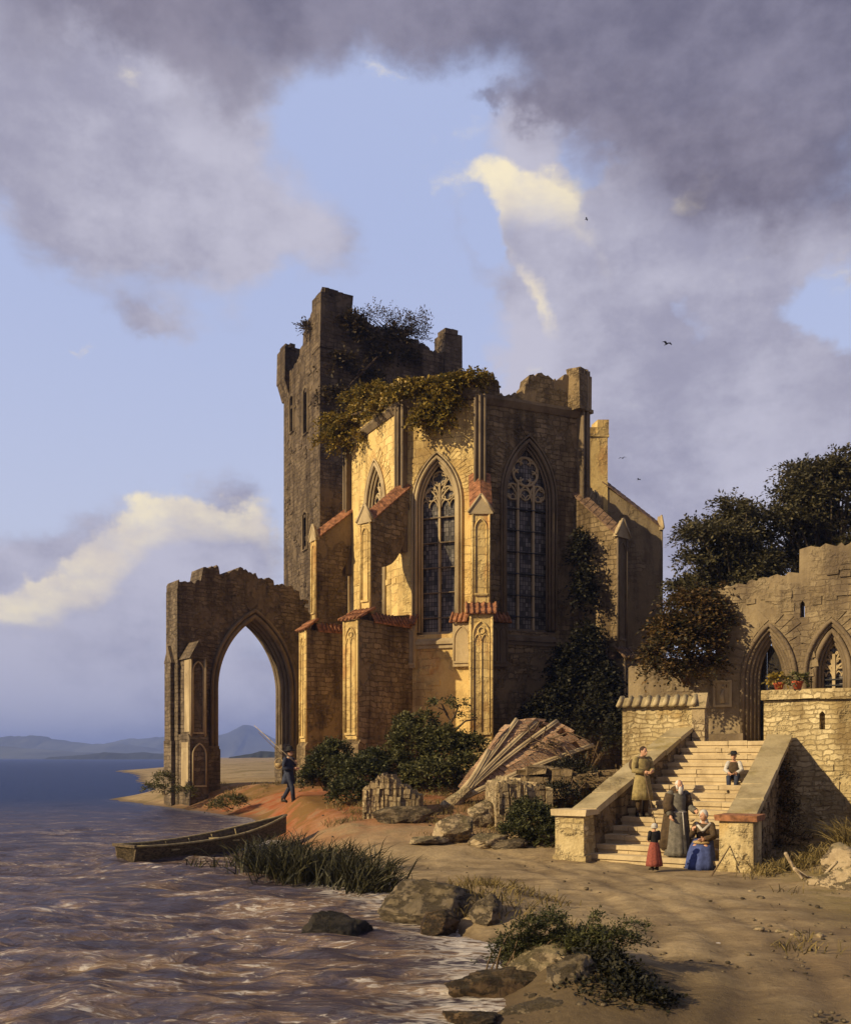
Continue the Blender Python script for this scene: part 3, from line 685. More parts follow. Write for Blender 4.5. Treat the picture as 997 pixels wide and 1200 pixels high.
# ------------------------------------------------------------------ ruined church
P = {'a': (-4.6, 57.6), 'b': (-3.73, 46.3), 'c': (-1.0, 41.2), 'd': (2.31, 40.0), 'e': (6.95, 41.87), 'f': (8.9, 46.5), 'g': (9.3, 57)}
church = thing('ruined_church', 'roofless gothic church ruin with tall traceried windows and stepped buttresses', 'church', (2.3, 45, CZ-1.2))
ZT = 16.2
def facet(p, q, top, mat, win=None, zb=-2.5, over=(0, 0), stones=60, rose=False):
    (x0, y0), (x1, y1) = P[p], P[q]; L = math.hypot(x1-x0, y1-y0); fr = Fr(x0, y0, x1-x0, y1-y0)
    holes = []
    if win: holes = [hole(win[0], win[1]+.36, win[2]-.1, win[3]+.22, win[1]*1.05+.2)]
    mb = MB(); mb.plate(fr, [(0, zb), (L, zb)]+jagged(0, L, top(L)), holes, -.85, 0)
    proud_stones(mb, fr, .6, L-.6, 1, min(15, float(min(z for _, z in top(L))))-.6, 0, stones, [(win[0]-win[1]/2, win[0]+win[1]/2, win[2]-.6, win[3]+.6)] if win else ())
    wl = mb.build('wall', M[mat], church)
    if win:
        vm = MB(); voussoirs(vm, fr, win[0], win[1]+.62, win[3]+.36, win[1]*1.05+.3, 0); vm.build('arch_stones', M['shade' if mat == 'shade' else 'ashlar'], wl)
        window(church, fr, *win, mat='darktrim' if mat == 'shade' else 'trim', rose=rose)  # shaded walls get the darker trim, shade put into its colour
    return fr, L, wl
frB, LB, wB = facet('c', 'd', lambda L: [(0, 16.5), (1.6, 16.3), (L, 16.0)], 'ashlar', (1.60, 1.85, 5.45, 12.95, 2, 5), stones=14)
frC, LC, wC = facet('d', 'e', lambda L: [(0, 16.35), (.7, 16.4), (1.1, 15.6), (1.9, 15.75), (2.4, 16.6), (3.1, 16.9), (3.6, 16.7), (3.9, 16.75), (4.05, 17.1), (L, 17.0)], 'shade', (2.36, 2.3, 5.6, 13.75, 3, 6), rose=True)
frA, LA, wA = facet('b', 'c', lambda L: [(0, 17.3), (L, 16.6)], 'ashlar', (2.95, 1.9, 5.3, 13.6, 2, 5), stones=20)
frN, LN, wN = facet('a', 'b', lambda L: [(0, 16.5), (L, 17.3)], 'ashlar', (LN_ := 8.6, 1.5, 5.3, 13.3, 2, 5) if False else (8.6, 1.5, 5.3, 13.3, 2, 5), stones=10)
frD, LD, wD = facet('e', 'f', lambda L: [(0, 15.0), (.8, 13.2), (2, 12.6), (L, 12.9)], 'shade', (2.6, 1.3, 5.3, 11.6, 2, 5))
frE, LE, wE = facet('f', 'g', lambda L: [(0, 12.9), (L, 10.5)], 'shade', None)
# cornice, string courses, corner shafts
for fr, L in ((frB, LB), (frC, LC), (frA, LA)):
    c = MB(); zc = 15.55 if fr is not frC else 15.35
    c.prism(fr, [(-.05, zc-.25), (.06, zc-.25), (.22, zc-.02), (.22, zc+.1), (-.05, zc+.2)], -.05, L+.05)
    c.build('cornice', M['darktrim'], church)
    s = MB(); s.prism(fr, [(-.02, 5.86), (.16, 5.86), (.16, 5.95), (-.02, 6.12)], .3, L-.3) if fr is not frB else None
    if s.v: pass
for key, dr, top in (('d', (-.02, -1), 15.4), ('c', (-.65, -.75), 15.4), ('e', (.70, -.71), 17.2), ('b', (-.93, -.36), 15.6)):
    fr = Fr(P[key][0], P[key][1], -dr[1], dr[0]); s = MB()
    s.box(fr, -.22, .22, -.3, .24, 9, top); s.tube([fr(-.2, .24, 9), fr(-.2, .24, top)], .07, 8); s.tube([fr(.2, .24, 9), fr(.2, .24, top)], .07, 8)
    s.tube([fr(0, .3, 9), fr(0, .3, top)], .06, 8)
    s.build('corner_shaft', M['darktrim'], church)
# the raised corner and the lone pier left standing
s = MB(); fr = Fr(*P['e'], .71, .70); s.box(fr, -.62, .34, -.6, .33, 15.5, 17.0, .05); s.box(fr, -.66, .38, -.65, .38, 15.35, 15.5)
for k in range(9): a_ = random.uniform(-.6, -.1); s.box(fr, a_, a_+random.uniform(.25, .42), -.5+random.uniform(0, .4), .25, 16.95, 17.1+random.uniform(0, .2), .05)
s.build('corner_pier', M['shade'], church)
s = MB(); fr = Fr(*P['f'], .97, .1); s.box(fr, -.95, .0, -.4, .4, 10, 16.2, .03); s.box(fr, -.55, .02, -.45, .5, 15.9, 16.6, .06); s.box(fr, -1.0, .05, -.45, .45, 15.75, 15.9)
s.build('broken_pier', M['ashlar'], church)
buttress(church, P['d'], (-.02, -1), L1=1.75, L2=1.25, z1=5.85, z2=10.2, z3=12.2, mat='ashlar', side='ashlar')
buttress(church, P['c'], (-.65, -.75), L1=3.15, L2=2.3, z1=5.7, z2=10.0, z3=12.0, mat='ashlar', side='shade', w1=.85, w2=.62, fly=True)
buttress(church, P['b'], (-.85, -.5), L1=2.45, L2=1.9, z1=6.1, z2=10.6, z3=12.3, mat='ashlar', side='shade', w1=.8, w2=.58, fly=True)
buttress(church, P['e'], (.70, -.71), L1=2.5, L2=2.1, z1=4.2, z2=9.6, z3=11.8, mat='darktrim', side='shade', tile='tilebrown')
buttress(church, P['f'], (1, -.05), L1=2.9, L2=2.66, z1=3.2, z2=11.3, z3=13.6, mat='darktrim', side='facade', tile='tilebrown')
# tile-capped blind arcade on both walls beside the front buttress
for fr, u0, u1 in ((frB, LB-1.15, LB-.35), (frC, .35, 1.25), (frB, .25, .65)):
    b = MB(); b.box(fr, u0, u1, -.05, .20, 3.9, 5.75)
    k = max(1, int((u1-u0)/.42)); ww = (u1-u0)/k
    for i in range(k): panel(b, fr, u0+i*ww+.07, u0+(i+1)*ww-.07, .21, 4.1, 5.65, .03, head=False)
    o = b.build('blind_arcade', M['trim' if fr is frB else 'darktrim'], church)
    t_ = MB(); tiles(t_, fr, u0-.05, u1+.05, .34, 5.76, -.02, 6.2); t_.build('tile_course', M['tile'], o)

# ------------------------------------------------------------------ tower
TA, TB, TC = (-9.5, 63.0), (-6.4, 57.0), (2.3, 61.5)
tower = thing('ruined_tower', 'tall dark square tower with broken top and slit windows behind the church', 'tower', (-3.5, 61, CZ-1.2))
def slit(u, z0, z1, w_=.5): return [(u-w_/2, z0), (u+w_/2, z0), (u+w_/2, z1-.25), (u, z1), (u-w_/2, z1-.25)]
fr = Fr(*TA, TB[0]-TA[0], TB[1]-TA[1]); L = math.hypot(TB[0]-TA[0], TB[1]-TA[1])
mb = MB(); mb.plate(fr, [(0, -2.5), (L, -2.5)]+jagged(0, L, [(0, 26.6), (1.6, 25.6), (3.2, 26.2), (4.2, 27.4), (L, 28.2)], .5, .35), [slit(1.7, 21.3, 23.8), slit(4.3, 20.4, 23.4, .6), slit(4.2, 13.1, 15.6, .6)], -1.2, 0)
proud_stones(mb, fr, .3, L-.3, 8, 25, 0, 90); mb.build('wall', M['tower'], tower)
for u, z0, z1, w_ in ((1.7, 21.3, 23.8, .5), (4.3, 20.4, 23.4, .6), (4.2, 13.1, 15.6, .6)):
    m_ = MB(); pts = slit(u, z0, z1, w_+.2); m_.tube([fr(a, .03, z) for a, z in pts+pts[:1]], .09, 5, False); m_.build('slit_window', M['darktrim'], tower)
fr2 = Fr(*TB, TC[0]-TB[0], TC[1]-TB[1]); L2_ = math.hypot(TC[0]-TB[0], TC[1]-TB[1])
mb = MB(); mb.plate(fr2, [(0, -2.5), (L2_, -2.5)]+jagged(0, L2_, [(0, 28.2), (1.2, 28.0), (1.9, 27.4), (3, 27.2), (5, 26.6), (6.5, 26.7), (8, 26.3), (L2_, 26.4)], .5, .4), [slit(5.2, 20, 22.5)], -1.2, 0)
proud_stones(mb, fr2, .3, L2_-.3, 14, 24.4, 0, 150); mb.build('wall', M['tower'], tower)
for a, b in (((-.8, 67.5), TA), (TC, (-.8, 67.5))):
    f3 = Fr(*a, b[0]-a[0], b[1]-a[1]); l3 = math.hypot(b[0]-a[0], b[1]-a[1])
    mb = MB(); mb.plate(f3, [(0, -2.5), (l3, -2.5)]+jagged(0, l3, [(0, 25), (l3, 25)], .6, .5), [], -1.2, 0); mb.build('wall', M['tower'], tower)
def stub(fr, u0, u1, n0, n1, z0, z1, name='corner_turret'):
    m_ = MB(); m_.box(fr, u0, u1, n0, n1, z0, z1, .06)
    z = z1; 
    for k in range(14):
        a = random.uniform(u0, u1-.4); b = random.uniform(n0, n1-.4); m_.box(fr, a, a+random.uniform(.35, .7), b, b+random.uniform(.3, .6), z1-.1, z1+random.uniform(.1, .4), .05)
    return m_, m_
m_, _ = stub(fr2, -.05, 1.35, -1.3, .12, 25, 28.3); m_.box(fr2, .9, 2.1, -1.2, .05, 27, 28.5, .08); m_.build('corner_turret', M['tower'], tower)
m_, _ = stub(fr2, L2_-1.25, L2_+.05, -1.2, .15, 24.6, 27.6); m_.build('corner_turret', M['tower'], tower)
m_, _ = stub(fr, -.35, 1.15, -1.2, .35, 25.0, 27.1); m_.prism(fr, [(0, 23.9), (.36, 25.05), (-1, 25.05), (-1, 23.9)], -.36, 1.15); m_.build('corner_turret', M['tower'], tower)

# ------------------------------------------------------------------ lakeside arch
arch = thing('ruined_arch', 'broken pointed stone arch standing alone at the lakeside beside the church', 'arch', (-10, 50.5, gz(-10, 50)))
AL = (-12.55, 47.6)         # free end
du = Vector((.80, .60)); fr = Fr(AL[0], AL[1], du.x, du.y)
# span along u
LEN = 8.9; pu0, pu1 = .0, 2.05; ou0, ou1 = 2.05, 6.5; zsp, zap = 3.6, 7.55
zb = -2.6
opening = [(ou0, zb), (ou0, zsp)]+arch_pts((ou0+ou1)/2, ou1-ou0, zsp, zap-zsp, 14)[1:-1]+[(ou1, zsp), (ou1, zb)]
outer = [(pu0, zb)]+opening+[(LEN, zb)]+jagged(.0, LEN, [(0, 9.0), (1.2, 9.2), (1.3, 9.95), (2.2, 10.0), (2.4, 9.5), (3.3, 9.9), (5.2, 9.8), (5.5, 9.4), (6.8, 9.3), (7.4, 8.4), (LEN, 7.0)], .42, .22)
mb = MB(); mb.plate(fr, outer, [], -1.5, 0); proud_stones(mb, fr, .2, LEN-1.5, 8.0, 8.8, 0, 60); proud_stones(mb, fr, .2, 1.7, 0, 8, 0, 25)
mb.box(Fr(*fr(0, 0, 0)[:2], -fr.n.x, -fr.n.y), .0, 1.5, -.02, .06, 5, 8.6)
aw = mb.build('wall', M['arch'], arch)
for k, (e, n, r) in enumerate(((.0, .02, .14), (.24, .10, .10), (-.05, -.35, .12), (-.05, -.75, .14), (-.05, -1.15, .12), (.0, -1.52, .14))):
    mo = MB(); path = [fr(ou0-e, n, zb+.2)]+[fr(u, n, z) for u, z in arch_pts((ou0+ou1)/2, ou1-ou0+2*e, zsp, zap-zsp+e*1.3, 16)]+[fr(ou1+e, n, zb+.2)]
    mo.tube(path, r, 8); mo.build('moulding', M['darktrim'], arch)
vm = MB(); voussoirs(vm, fr, (ou0+ou1)/2, ou1-ou0+.5, zap+.36, zap-zsp+.4, 0, .8, 16); vm.build('arch_stones', M['arch'], aw)
pl = MB(); pl.box(fr, ou0-.003, ou0+.16, -1.62, .12, zb, .45); pl.build('plinth', M['arch'], arch); pl = MB(); pl.box(fr, ou1-.16, ou1+1.4, -1.62, .13, zb, .75); pl.build('plinth', M['arch'], arch)
inn = MB(); inn.plate(Fr(*fr(ou1-.02, 0, 0)[:2], fr.n.x, fr.n.y), [(-1.0, 1.0), (-.45, 1.0), (-.45, 4.2), (-1.0, 4.2)], [], -.01, .03); inn.build('jamb_panel', M['trim'], arch)
def pier_buttress(u0, u1, n0, n1, zt, zmid):
    b = MB(); b.box(fr, u0, u1, n0, n1, zmid, zt); b.box(fr, u0-.1, u1+.1, n0, n1+.16, zb, zmid)
    b.prism(fr, [(n0, zmid), (n1+.17, zmid), (n1+.003, zmid+.28), (n0, zmid+.28)], u0-.11, u1+.11)
    o = b.build('buttress', M['arch'], arch)
    g = MB(); uc = (u0+u1)/2; hw = (u1-u0)/2
    vs = [fr(u0-.1, n1+.12, zt-.05), fr(u1+.1, n1+.12, zt-.05), fr(uc, n1+.12, zt+.85), fr(u0-.1, n0, zt-.05), fr(u1+.1, n0, zt-.05), fr(uc, n0, zt+.85)]
    g.raw(vs, [(0, 1, 2), (5, 4, 3), (0, 2, 5, 3), (2, 1, 4, 5), (1, 0, 3, 4)]); g.build('gablet', M['arch'], o)
    p = MB(); panel(p, fr, u0+.12, u1-.12, n1+.03, zmid+.35, zt-.15, .045, False); panel(p, fr, u0+.06, u1-.06, n1+.19, zb+1.2, zmid-.15, .045, False)
    p.box(fr, u0-.03, u0+.02, n0+.75, n1-.08, zmid+.4, zt-.1); p.box(fr, u0-.13, u0-.05, n0+.6, n1+.02, zb+1.1, zmid-.12)  # pale plates stand in for the sunlit left faces
    for s in (u0+.03, u1-.03): p.tube([fr(s, n1+.02, zmid), fr(s, n1+.02, zt)], .07, 6)
    p.build('panel', M['trim'], o)
pier_buttress(.15, .95, -.2, 1.25, 5.0, .9)
# the buttress standing out of the free end
fe = Fr(*fr(0, 0, 0)[:2], -fr.n.x, -fr.n.y)     # u runs back along the end face, n points out of it
fr_save = fr; fr = fe
pier_buttress(.45, 1.25, -.2, 1.1, 4.9, .6)
fr = fr_save
cap = MB(); cap.box(fr, ou0-.7, ou0+.1, -.1, .25, .45, .62); cap.box(fr, ou0-.75, ou0+.14, -.1, .3, zb, .45); cap.build('plinth', M['arch'], arch)

# ------------------------------------------------------------------ stairs, parapets, terrace
SB = Vector((5.08, 20.85)); SDIR = Vector((.535, .845)); SLAT = Vector((.845, -.535)); NST = 15; TR = .41; RI = .19; ZS = -2.4
def half(t): return 1.55+(1.08-1.55)*t/(NST*TR)
stair = thing('stone_staircase', 'flight of worn stone steps climbing to the arched doorway', 'stairs', (SB.x, SB.y, CZ+ZS))
sf = Fr(SB.x, SB.y, SLAT.x, SLAT.y)   # n points towards the viewer: distance up the stairs is -n
for i in range(NST):
    t0, z1 = i*TR, ZS+RI*(i+1); hw = half(t0)+.06; m_ = MB(); prev = -hw; cuts = sorted(random.uniform(-hw*.7, hw*.7) for _ in range(2))
    for c in cuts+[hw]:
        j = random.uniform(-.02, .02)
        m_.box(sf, prev+.006, c-.006, -t0-TR-.1, -t0+.035+j, z1-RI*.55, z1+random.uniform(-.012, .012), .006)
        m_.box(sf, prev+.004, c-.004, -t0-TR-.1, -t0+j*.5, z1-RI-.05, z1-RI*.55, .006); prev = c
    m_.build('step', M['step'], stair)
def parapet(side, z_low, z_high, label, tlen):
    s = side; root = thing('stair_parapet', label, 'parapet', (*(SB+SLAT*s*1.8), CZ+ZS), group='parapets of the stone staircase')
    p0 = SB+SLAT*(s*1.55); p1 = SB+SDIR*(NST*TR)+SLAT*(s*(1.0 if s < 0 else 1.12)); d = (p1-p0); L = d.length; d /= L
    f = Fr(p0.x, p0.y, d.x, d.y)      # u up the stair; n points to the right of the climb
    a, b = (0, .5) if s > 0 else (-.5, 0)
    L = tlen
    m_ = MB(); zl = lambda u: z_low+(z_high-z_low)*u/L
    vs = [f(0, b, -3), f(L, b, -3), f(L, a, -3), f(0, a, -3), f(0, b, zl(0)), f(L, b, zl(L)), f(L, a, zl(L)), f(0, a, zl(0))]; m_.hexa(vs)
    for _ in range(110):
        u = random.uniform(.4, L-.3); z = random.uniform(max(-2.3, zl(u)-1.9), zl(u)-.2); nn = b if s > 0 else b
        e = random.uniform(.01, .04); uu = random.uniform(.08, .2); zz = random.uniform(.04, .09); m_.box(f, u-uu, u+uu, nn-.05, nn+e, z-zz, z+zz, .012)
    m_.build('wall', M['shade'], root)
    nsl = 6
    for k in range(nsl):
        c = MB(); u0, u1 = .25+(L-.25)*k/nsl+.014, .25+(L-.25)*(k+1)/nsl-.014
        lo, hi = (a-.04, b+.09) if s > 0 else (a-.09, b+.06)
        q = [f(u0, hi, zl(u0)), f(u1, hi, zl(u1)), f(u1, lo, zl(u1)), f(u0, lo, zl(u0)), f(u0, hi, zl(u0)+.13), f(u1, hi, zl(u1)+.13), f(u1, lo, zl(u1)+.13), f(u0, lo, zl(u0)+.13)]
        q = [Vector(p)+Vector((random.uniform(-.012, .012), random.uniform(-.012, .012), random.uniform(-.025, .025))) for p in q]
        c.hexa(q); c.build('coping_slab', M['coping'], root)
    fp = Fr(SB.x, SB.y, SLAT.x, SLAT.y); m_ = MB(); u0, u1 = (1.52, 2.22) if s > 0 else (-2.22, -1.52)
    m_.box(fp, u0, u1, -.32, .38, -3, z_low+.10, .01); m_.box(fp, u0-.05, u1+.05, -.3, .43, -3, ZS+.16, .015)
    po = m_.build('post', M['plaster'], root)
    c = MB(); c.box(fp, u0-.08, u1+.08, -.34, .46, z_low+.10, z_low+.23, .012); c.build('post_cap', M['tile' if s > 0 else 'step'], po)
    return root
parapet(-1, -1.42, .78, 'left sloping stair parapet with stone coping, beside the rubble heap', 6.25)
parapet(1, -1.42, .50, 'right sloping stair parapet with broad coping and red capped post', 6.1)
ter = MB(); poly = [(6.9, 27.2), (7.53, 26.6), (9.1, 25.95), (13.9, 23.25), (17, 28.4), (7.2, 34.2), (6.9, 31)]
ter.plate(Fr(0, 0, 1, 0), [], [], 0, 0) if False else None
vs = [(x, y, CZ-2.6) for x, y in poly]+[(x, y, CZ+.447) for x, y in poly]; n = len(poly)
ter.raw(vs, [tuple(range(n, 2*n)), tuple(reversed(range(n)))]+[(i, (i+1) % n, n+(i+1) % n, n+i) for i in range(n)])
tag(ter.build('terrace', M['step']), kind='structure')
# the low wall with tiled coping left of the stair head
lw = thing('coped_wall', 'short yellow wall under a tiled coping at the head of the stairs', 'wall', (6.7, 27, CZ-1.5))
f = Fr(5.75, 27.45, 1.78, -.85); LL = 2.02
m_ = MB(); m_.box(f, 0, LL, -.5, 0, -2.2, 1.45); m_.build('wall', M['plaster'], lw)
m_ = MB(); tiles(m_, f, -.05, LL+.02, .14, 1.46, -.25, 1.72, .26); tiles(m_, f, -.05, LL+.02, -.64, 1.46, -.25, 1.72, .26); m_.build('tile_coping', M['coping'], lw)
m_ = MB(); m_.box(f, LL-.02, LL+.33, -.6, .1, -2.2, 1.4, .01); m_.plate(Fr(*f(LL+.33, 0, 0)[:2], -f.n.x, -f.n.y), [(-.16, 1.4), (.66, 1.4), (.25, 1.85)], [], -.42, .03); m_.build('end_pier', M['rubble'], lw)
# the retaining wall on the right
rw = thing('retaining_wall', 'tall sunlit plastered wall with heavy stone coping right of the stairs', 'wall', (11, 24.5, CZ-2.4))
f = Fr(9.22, 25.62, .845, -.535); LL = 5.2
m_ = MB(); m_.plate(f, [(0, -3), (LL, -3), (LL, 1.55), (0, 1.55)], [[(1.42, .75), (1.56, .75), (1.56, 1.16), (1.49, 1.24), (1.42, 1.16)]], -.5, 0)
m_.box(f, 1.3, 1.7, -.49, -.3, .6, 1.4)
proud_stones(m_, f, .2, LL-.2, -2.2, .2, 0, 70); m_.build('wall', M['plaster'], rw)
u = -.08
while u < LL:
    l = random.uniform(1.2, 1.7); c = MB(); c.box(f, u+.01, u+l-.01, -.6, .12, 1.55, 1.82, .03); c.build('coping_slab', M['plaster'], rw); u += l
# the old house wall with doorway behind the terrace
hw_ = thing('house_wall', 'old brown house wall with pointed doorway and pointed window', 'building', (11, 31, CZ+.45))
f = Fr(11.3, 31, .845, -.535)
dh = hole(.03, 1.45, .45, 4.25, 1.7); whole_ = hole(1.95, 1.25, 1.7, 4.2, 1.5); sl_ = [(1.0, 4.55), (1.14, 4.55), (1.14, 5.0), (1.07, 5.1), (1.0, 5.0)]
m_ = MB()
top = jagged(.98, 5.2, [(.98, 6.75), (5.2, 6.8)], .6, .08)+jagged(-1.65, .97, [(-1.65, 5.75), (.97, 6.0)], .6, .08)+jagged(-4.8, -1.66, [(-4.8, 3.2), (-1.66, 3.6)], .6, .1)
m_.plate(f, [(-4.8, .2), (5.2, .2)]+top, [dh, whole_, sl_], -.7, 0); proud_stones(m_, f, -1.3, .7, 4.9, 5.4, 0, 14); proud_stones(m_, f, 1.5, 4, 4.9, 6.3, 0, 26)
hwall = m_.build('wall', M['facade'], hw_)
vm = MB(); voussoirs(vm, f, .03, 1.85, 4.55, 1.95, 0, .55, 9); voussoirs(vm, f, 1.95, 1.6, 4.5, 1.75, 0, .5, 9); vm.build('arch_stones', M['facade'], hwall)
dm = MB()
for k, (e, nn, r) in enumerate(((.12, .05, .08), (.0, -.03, .07), (-.10, -.13, .07), (-.2, -.24, .07), (-.3, -.35, .07))):
    dm.tube([f(.03-.725-e, nn, .45)]+[f(u, nn, z) for u, z in arch_pts(.03, 1.45+2*e, 2.55, 1.7+e*1.2)]+[f(.03+.725+e, nn, .45)], r, 7)
dfr = dm.build('door_frame', M['darktrim'], hw_)
d_ = MB(); 
for k in range(6): d_.box(f, -.5+k*.18, -.5+k*.18+.17, -.55, -.5, .45, 3.75, .004)
d_.build('door', plain('black_oak', (.018, .013, .009), .7, .4, 10, .4), hw_)
window(hw_, f, 1.95, .95, 1.85, 4.0, 2, 4, n=-.1, mat='darktrim', rise=1.3)
wm = MB()
for e, nn, r in ((.16, .05, .075), (.06, -.03, .06)): wm.tube([f(1.95-.625-e, nn, 1.7)]+[f(u, nn, z) for u, z in arch_pts(1.95, 1.25+2*e, 2.7, 1.5+e*1.2)]+[f(1.95+.625+e, nn, 1.7)], r, 7)
wm.build('window_moulding', M['darktrim'], hw_)
nb = MB(); nb.plate(f, [(-1.78, 1.72), (-1.16, 1.72), (-1.16, 2.62), (-1.78, 2.62)], [[(-1.7, 1.8), (-1.24, 1.8), (-1.24, 2.54), (-1.7, 2.54)]], -.02, .08)
nb.box(f, -1.695, -1.245, -.02, .012, 1.805, 2.535)
nb.tube([f(-1.47, .03, 1.85), f(-1.49, .05, 2.1), f(-1.46, .04, 2.3)], [.09, .07, .04], 7); nb.ball(f(-1.46, .05, 2.4), .05)
nb.build('carved_relief', M['trim'], hw_)
m_ = MB(); m_.box(f, -1.9, -.75, -.02, .3, .44, .8, .02); m_.build('bench_step', M['darktrim'], hw_)

# ------------------------------------------------------------------ plants
def quads_obj(name, V, mat, parent=None, base=None, smooth=False):
    """V: (n,4,3) world quads"""
    n = len(V); vs = V.reshape(-1, 3); off = np.array(world_loc(parent) if parent is not None else base)
    me = bpy.data.meshes.new(name); me.vertices.add(n*4); me.vertices.foreach_set('co', (vs-off).ravel())
    me.loops.add(n*4); me.loops.foreach_set('vertex_index', np.arange(n*4)); me.polygons.add(n)
    me.polygons.foreach_set('loop_start', np.arange(n)*4); me.polygons.foreach_set('loop_total', np.full(n, 4))
    me.materials.append(mat); me.update(calc_edges=True); me.validate()
    o = bpy.data.objects.new(name, me); COL.objects.link(o)
    if parent is not None: o.parent = parent
    else: o.location = base
    return o
def nrm(a): return a/np.maximum(np.linalg.norm(a, axis=-1, keepdims=True), 1e-9)
def sprays(clumps, n, leaves, length, lw, ll, droop=.25, shell=.55, bias=(0, 0, 0), up=.3):
    """leafy twigs pointing out of ellipsoid clumps (x,y,z,rx,ry,rz)"""
    C_ = np.array(clumps, float); wgt = (C_[:, 3]*C_[:, 4]+C_[:, 4]*C_[:, 5]+C_[:, 3]*C_[:, 5]); wgt /= wgt.sum()
    k = rng.choice(len(C_), n, p=wgt); d = nrm(rng.normal(size=(n, 3))); d[:, 2] = np.where(d[:, 2] < -.35, -d[:, 2], d[:, 2])
    r = shell+(1-shell)*rng.random((n, 1))**.6
    p = C_[k, :3]+d*C_[k, 3:]*r
    dirn = nrm(d*np.array([1, 1, .5])+rng.normal(size=(n, 3))*.45+np.array(bias)+np.array([0, 0, up]))
    L = length*(.6+.8*rng.random((n, 1))); out = []
    side0 = nrm(np.cross(dirn, rng.normal(size=(n, 3))*.35+np.array([0, 0, 1.0])))
    for j in range(leaves):
        t = (j+.6)/leaves; q = p+dirn*L*t-np.array([0, 0, 1])*droop*L*t*t
        sg = 1 if j % 2 else -1
        ld = nrm(dirn*.7+side0*sg*.75+rng.normal(size=(n, 3))*.3-np.array([0, 0, droop*.9])*t); 
        wd = nrm(np.cross(ld, rng.normal(size=(n, 3))*.55+np.array([0, 0, 1.0])))
        l_ = ll*(.7+.6*rng.random((n, 1))); w_ = lw*(.7+.6*rng.random((n, 1)))
        out.append(np.stack([q, q+ld*l_*.5+wd*w_, q+ld*l_, q+ld*l_*.5-wd*w_], 1))
    return np.concatenate(out)
def bush(name, label, cat, clumps, n, leaves=7, length=.3, lw=.03, ll=.11, mat='leaf_bush', base=None, group=None, stems=5, **kw):
    c0 = clumps[0]; base = base or (c0[0], c0[1], min(c[2]-c[5] for c in clumps))
    root = thing(name, label, cat, base, group=group)
    quads_obj('foliage', sprays(clumps, n, leaves, length, lw, ll, **kw), M[mat], root)
    if stems:
        m_ = MB()
        for i in range(stems):
            c = random.choice(clumps); e = Vector((c[0]+random.uniform(-.5, .5)*c[3], c[1]+random.uniform(-.5, .5)*c[4], c[2]+random.uniform(0, .8)*c[5])); b = Vector(base)+Vector((random.uniform(-.1, .1), random.uniform(-.1, .1), 0))
            md = (b+e)/2+Vector((random.uniform(-.15, .15), random.uniform(-.15, .15), .1)); s = (e-b).length
            m_.tube([b, md, e], [.018*s+.006, .012*s+.005, .004], 5)
        m_.build('stem', M['wood'], root, uv=False)
    return root
def cl(px, py, d, rx, rz, ry=None):     # a leaf clump seen at a pixel, radii in photo pixels
    p = at(px, py, d); return (p.x, p.y, p.z, rx/F*d, (ry if ry else (rx+rz)/2)/F*d, rz/F*d)
def tree(label, d, clumps, base, n, mat='leaf_tree', limbs=None):
    root = thing('broadleaf_tree', label, 'tree', base, group='trees behind the house wall')
    cs = [cl(px, py, d+dd, rx, rz) for px, py, dd, rx, rz in clumps]
    m_ = MB(); b = Vector(base); top = Vector(cs[0][:3])
    m_.tube([b, b+(top-b)*.35+Vector((.15, 0, 0)), b+(top-b)*.7, top], [.32, .25, .17, .06], 9); m_.build('trunk', M['bark'], root, uv=False)
    br = MB()
    for c in cs:
        e = Vector(c[:3]); s = b+(top-b)*random.uniform(.3, .65); md = (s+e)/2+Vector((0, 0, .35)); br.tube([s, md, e], [.11, .07, .02], 6)
    br.build('limbs', M['bark'], root, uv=False)
    quads_obj('crown', sprays(cs, n, 9, .8, .042, .17, droop=.4, shell=.2, up=.02), M[mat], root)
def boughs(outline, n, rx, rz, seed):
    """flat drooping boughs filling an outline of (px,py,rx,ry) ellipses"""
    r_ = random.Random(seed); out = []
    for px, py, ex, ey in outline:
        for _ in range(n):
            a = r_.uniform(0, 6.283); q = r_.random()**.45; out.append((px+ex*q*math.cos(a), py+ey*q*math.sin(a), r_.uniform(-1.6, 1.6), rx*r_.uniform(.6, 1.2), rz*r_.uniform(.7, 1.3)))
    return out
tree('dark leafy tree with layered drooping boughs beside the sky, left of the pair', 38, [(868, 655, 0, 12, 8)]+
     boughs([(862, 605, 14, 14), (828, 625, 26, 6), (866, 632, 32, 20), (835, 652, 32, 10), (862, 676, 44, 14), (812, 690, 18, 5), (884, 655, 14, 24)], 10, 12, 3.4, 3), (12.6, 38, CZ), 3700)
tree('larger dark tree rising above the house wall at the right edge', 39, [(965, 615, 0, 18, 10)]+
     boughs([(948, 558, 24, 10), (990, 552, 30, 14), (926, 578, 22, 6), (955, 597, 42, 18), (922, 606, 16, 6), (950, 632, 46, 20), (1005, 600, 40, 44), (950, 662, 52, 18), (1020, 645, 40, 40)], 10, 14, 4.0, 5), (17, 39, CZ), 4600)
bush('overhanging_shrub', 'rusty green shrub hanging over the low end of the house wall', 'shrub',
     [cl(800, 745, 31.5, 34, 26), cl(785, 765, 31, 26, 14), cl(820, 715, 31.8, 22, 16), cl(825, 760, 31.6, 20, 20), cl(805, 710, 32, 22, 12), cl(790, 735, 31.5, 22, 14), cl(838, 735, 31.9, 10, 30), cl(772, 782, 30.6, 14, 9), cl(800, 788, 31, 20, 8), cl(828, 782, 31.4, 16, 10), cl(765, 765, 30.8, 10, 6), cl(845, 700, 32.2, 12, 12), cl(815, 700, 32.2, 16, 8)],
     2300, 8, .55, .04, .14, 'leaf_rust', base=(9.0, 32.2, CZ+2.5), stems=6, droop=.55, shell=.2)
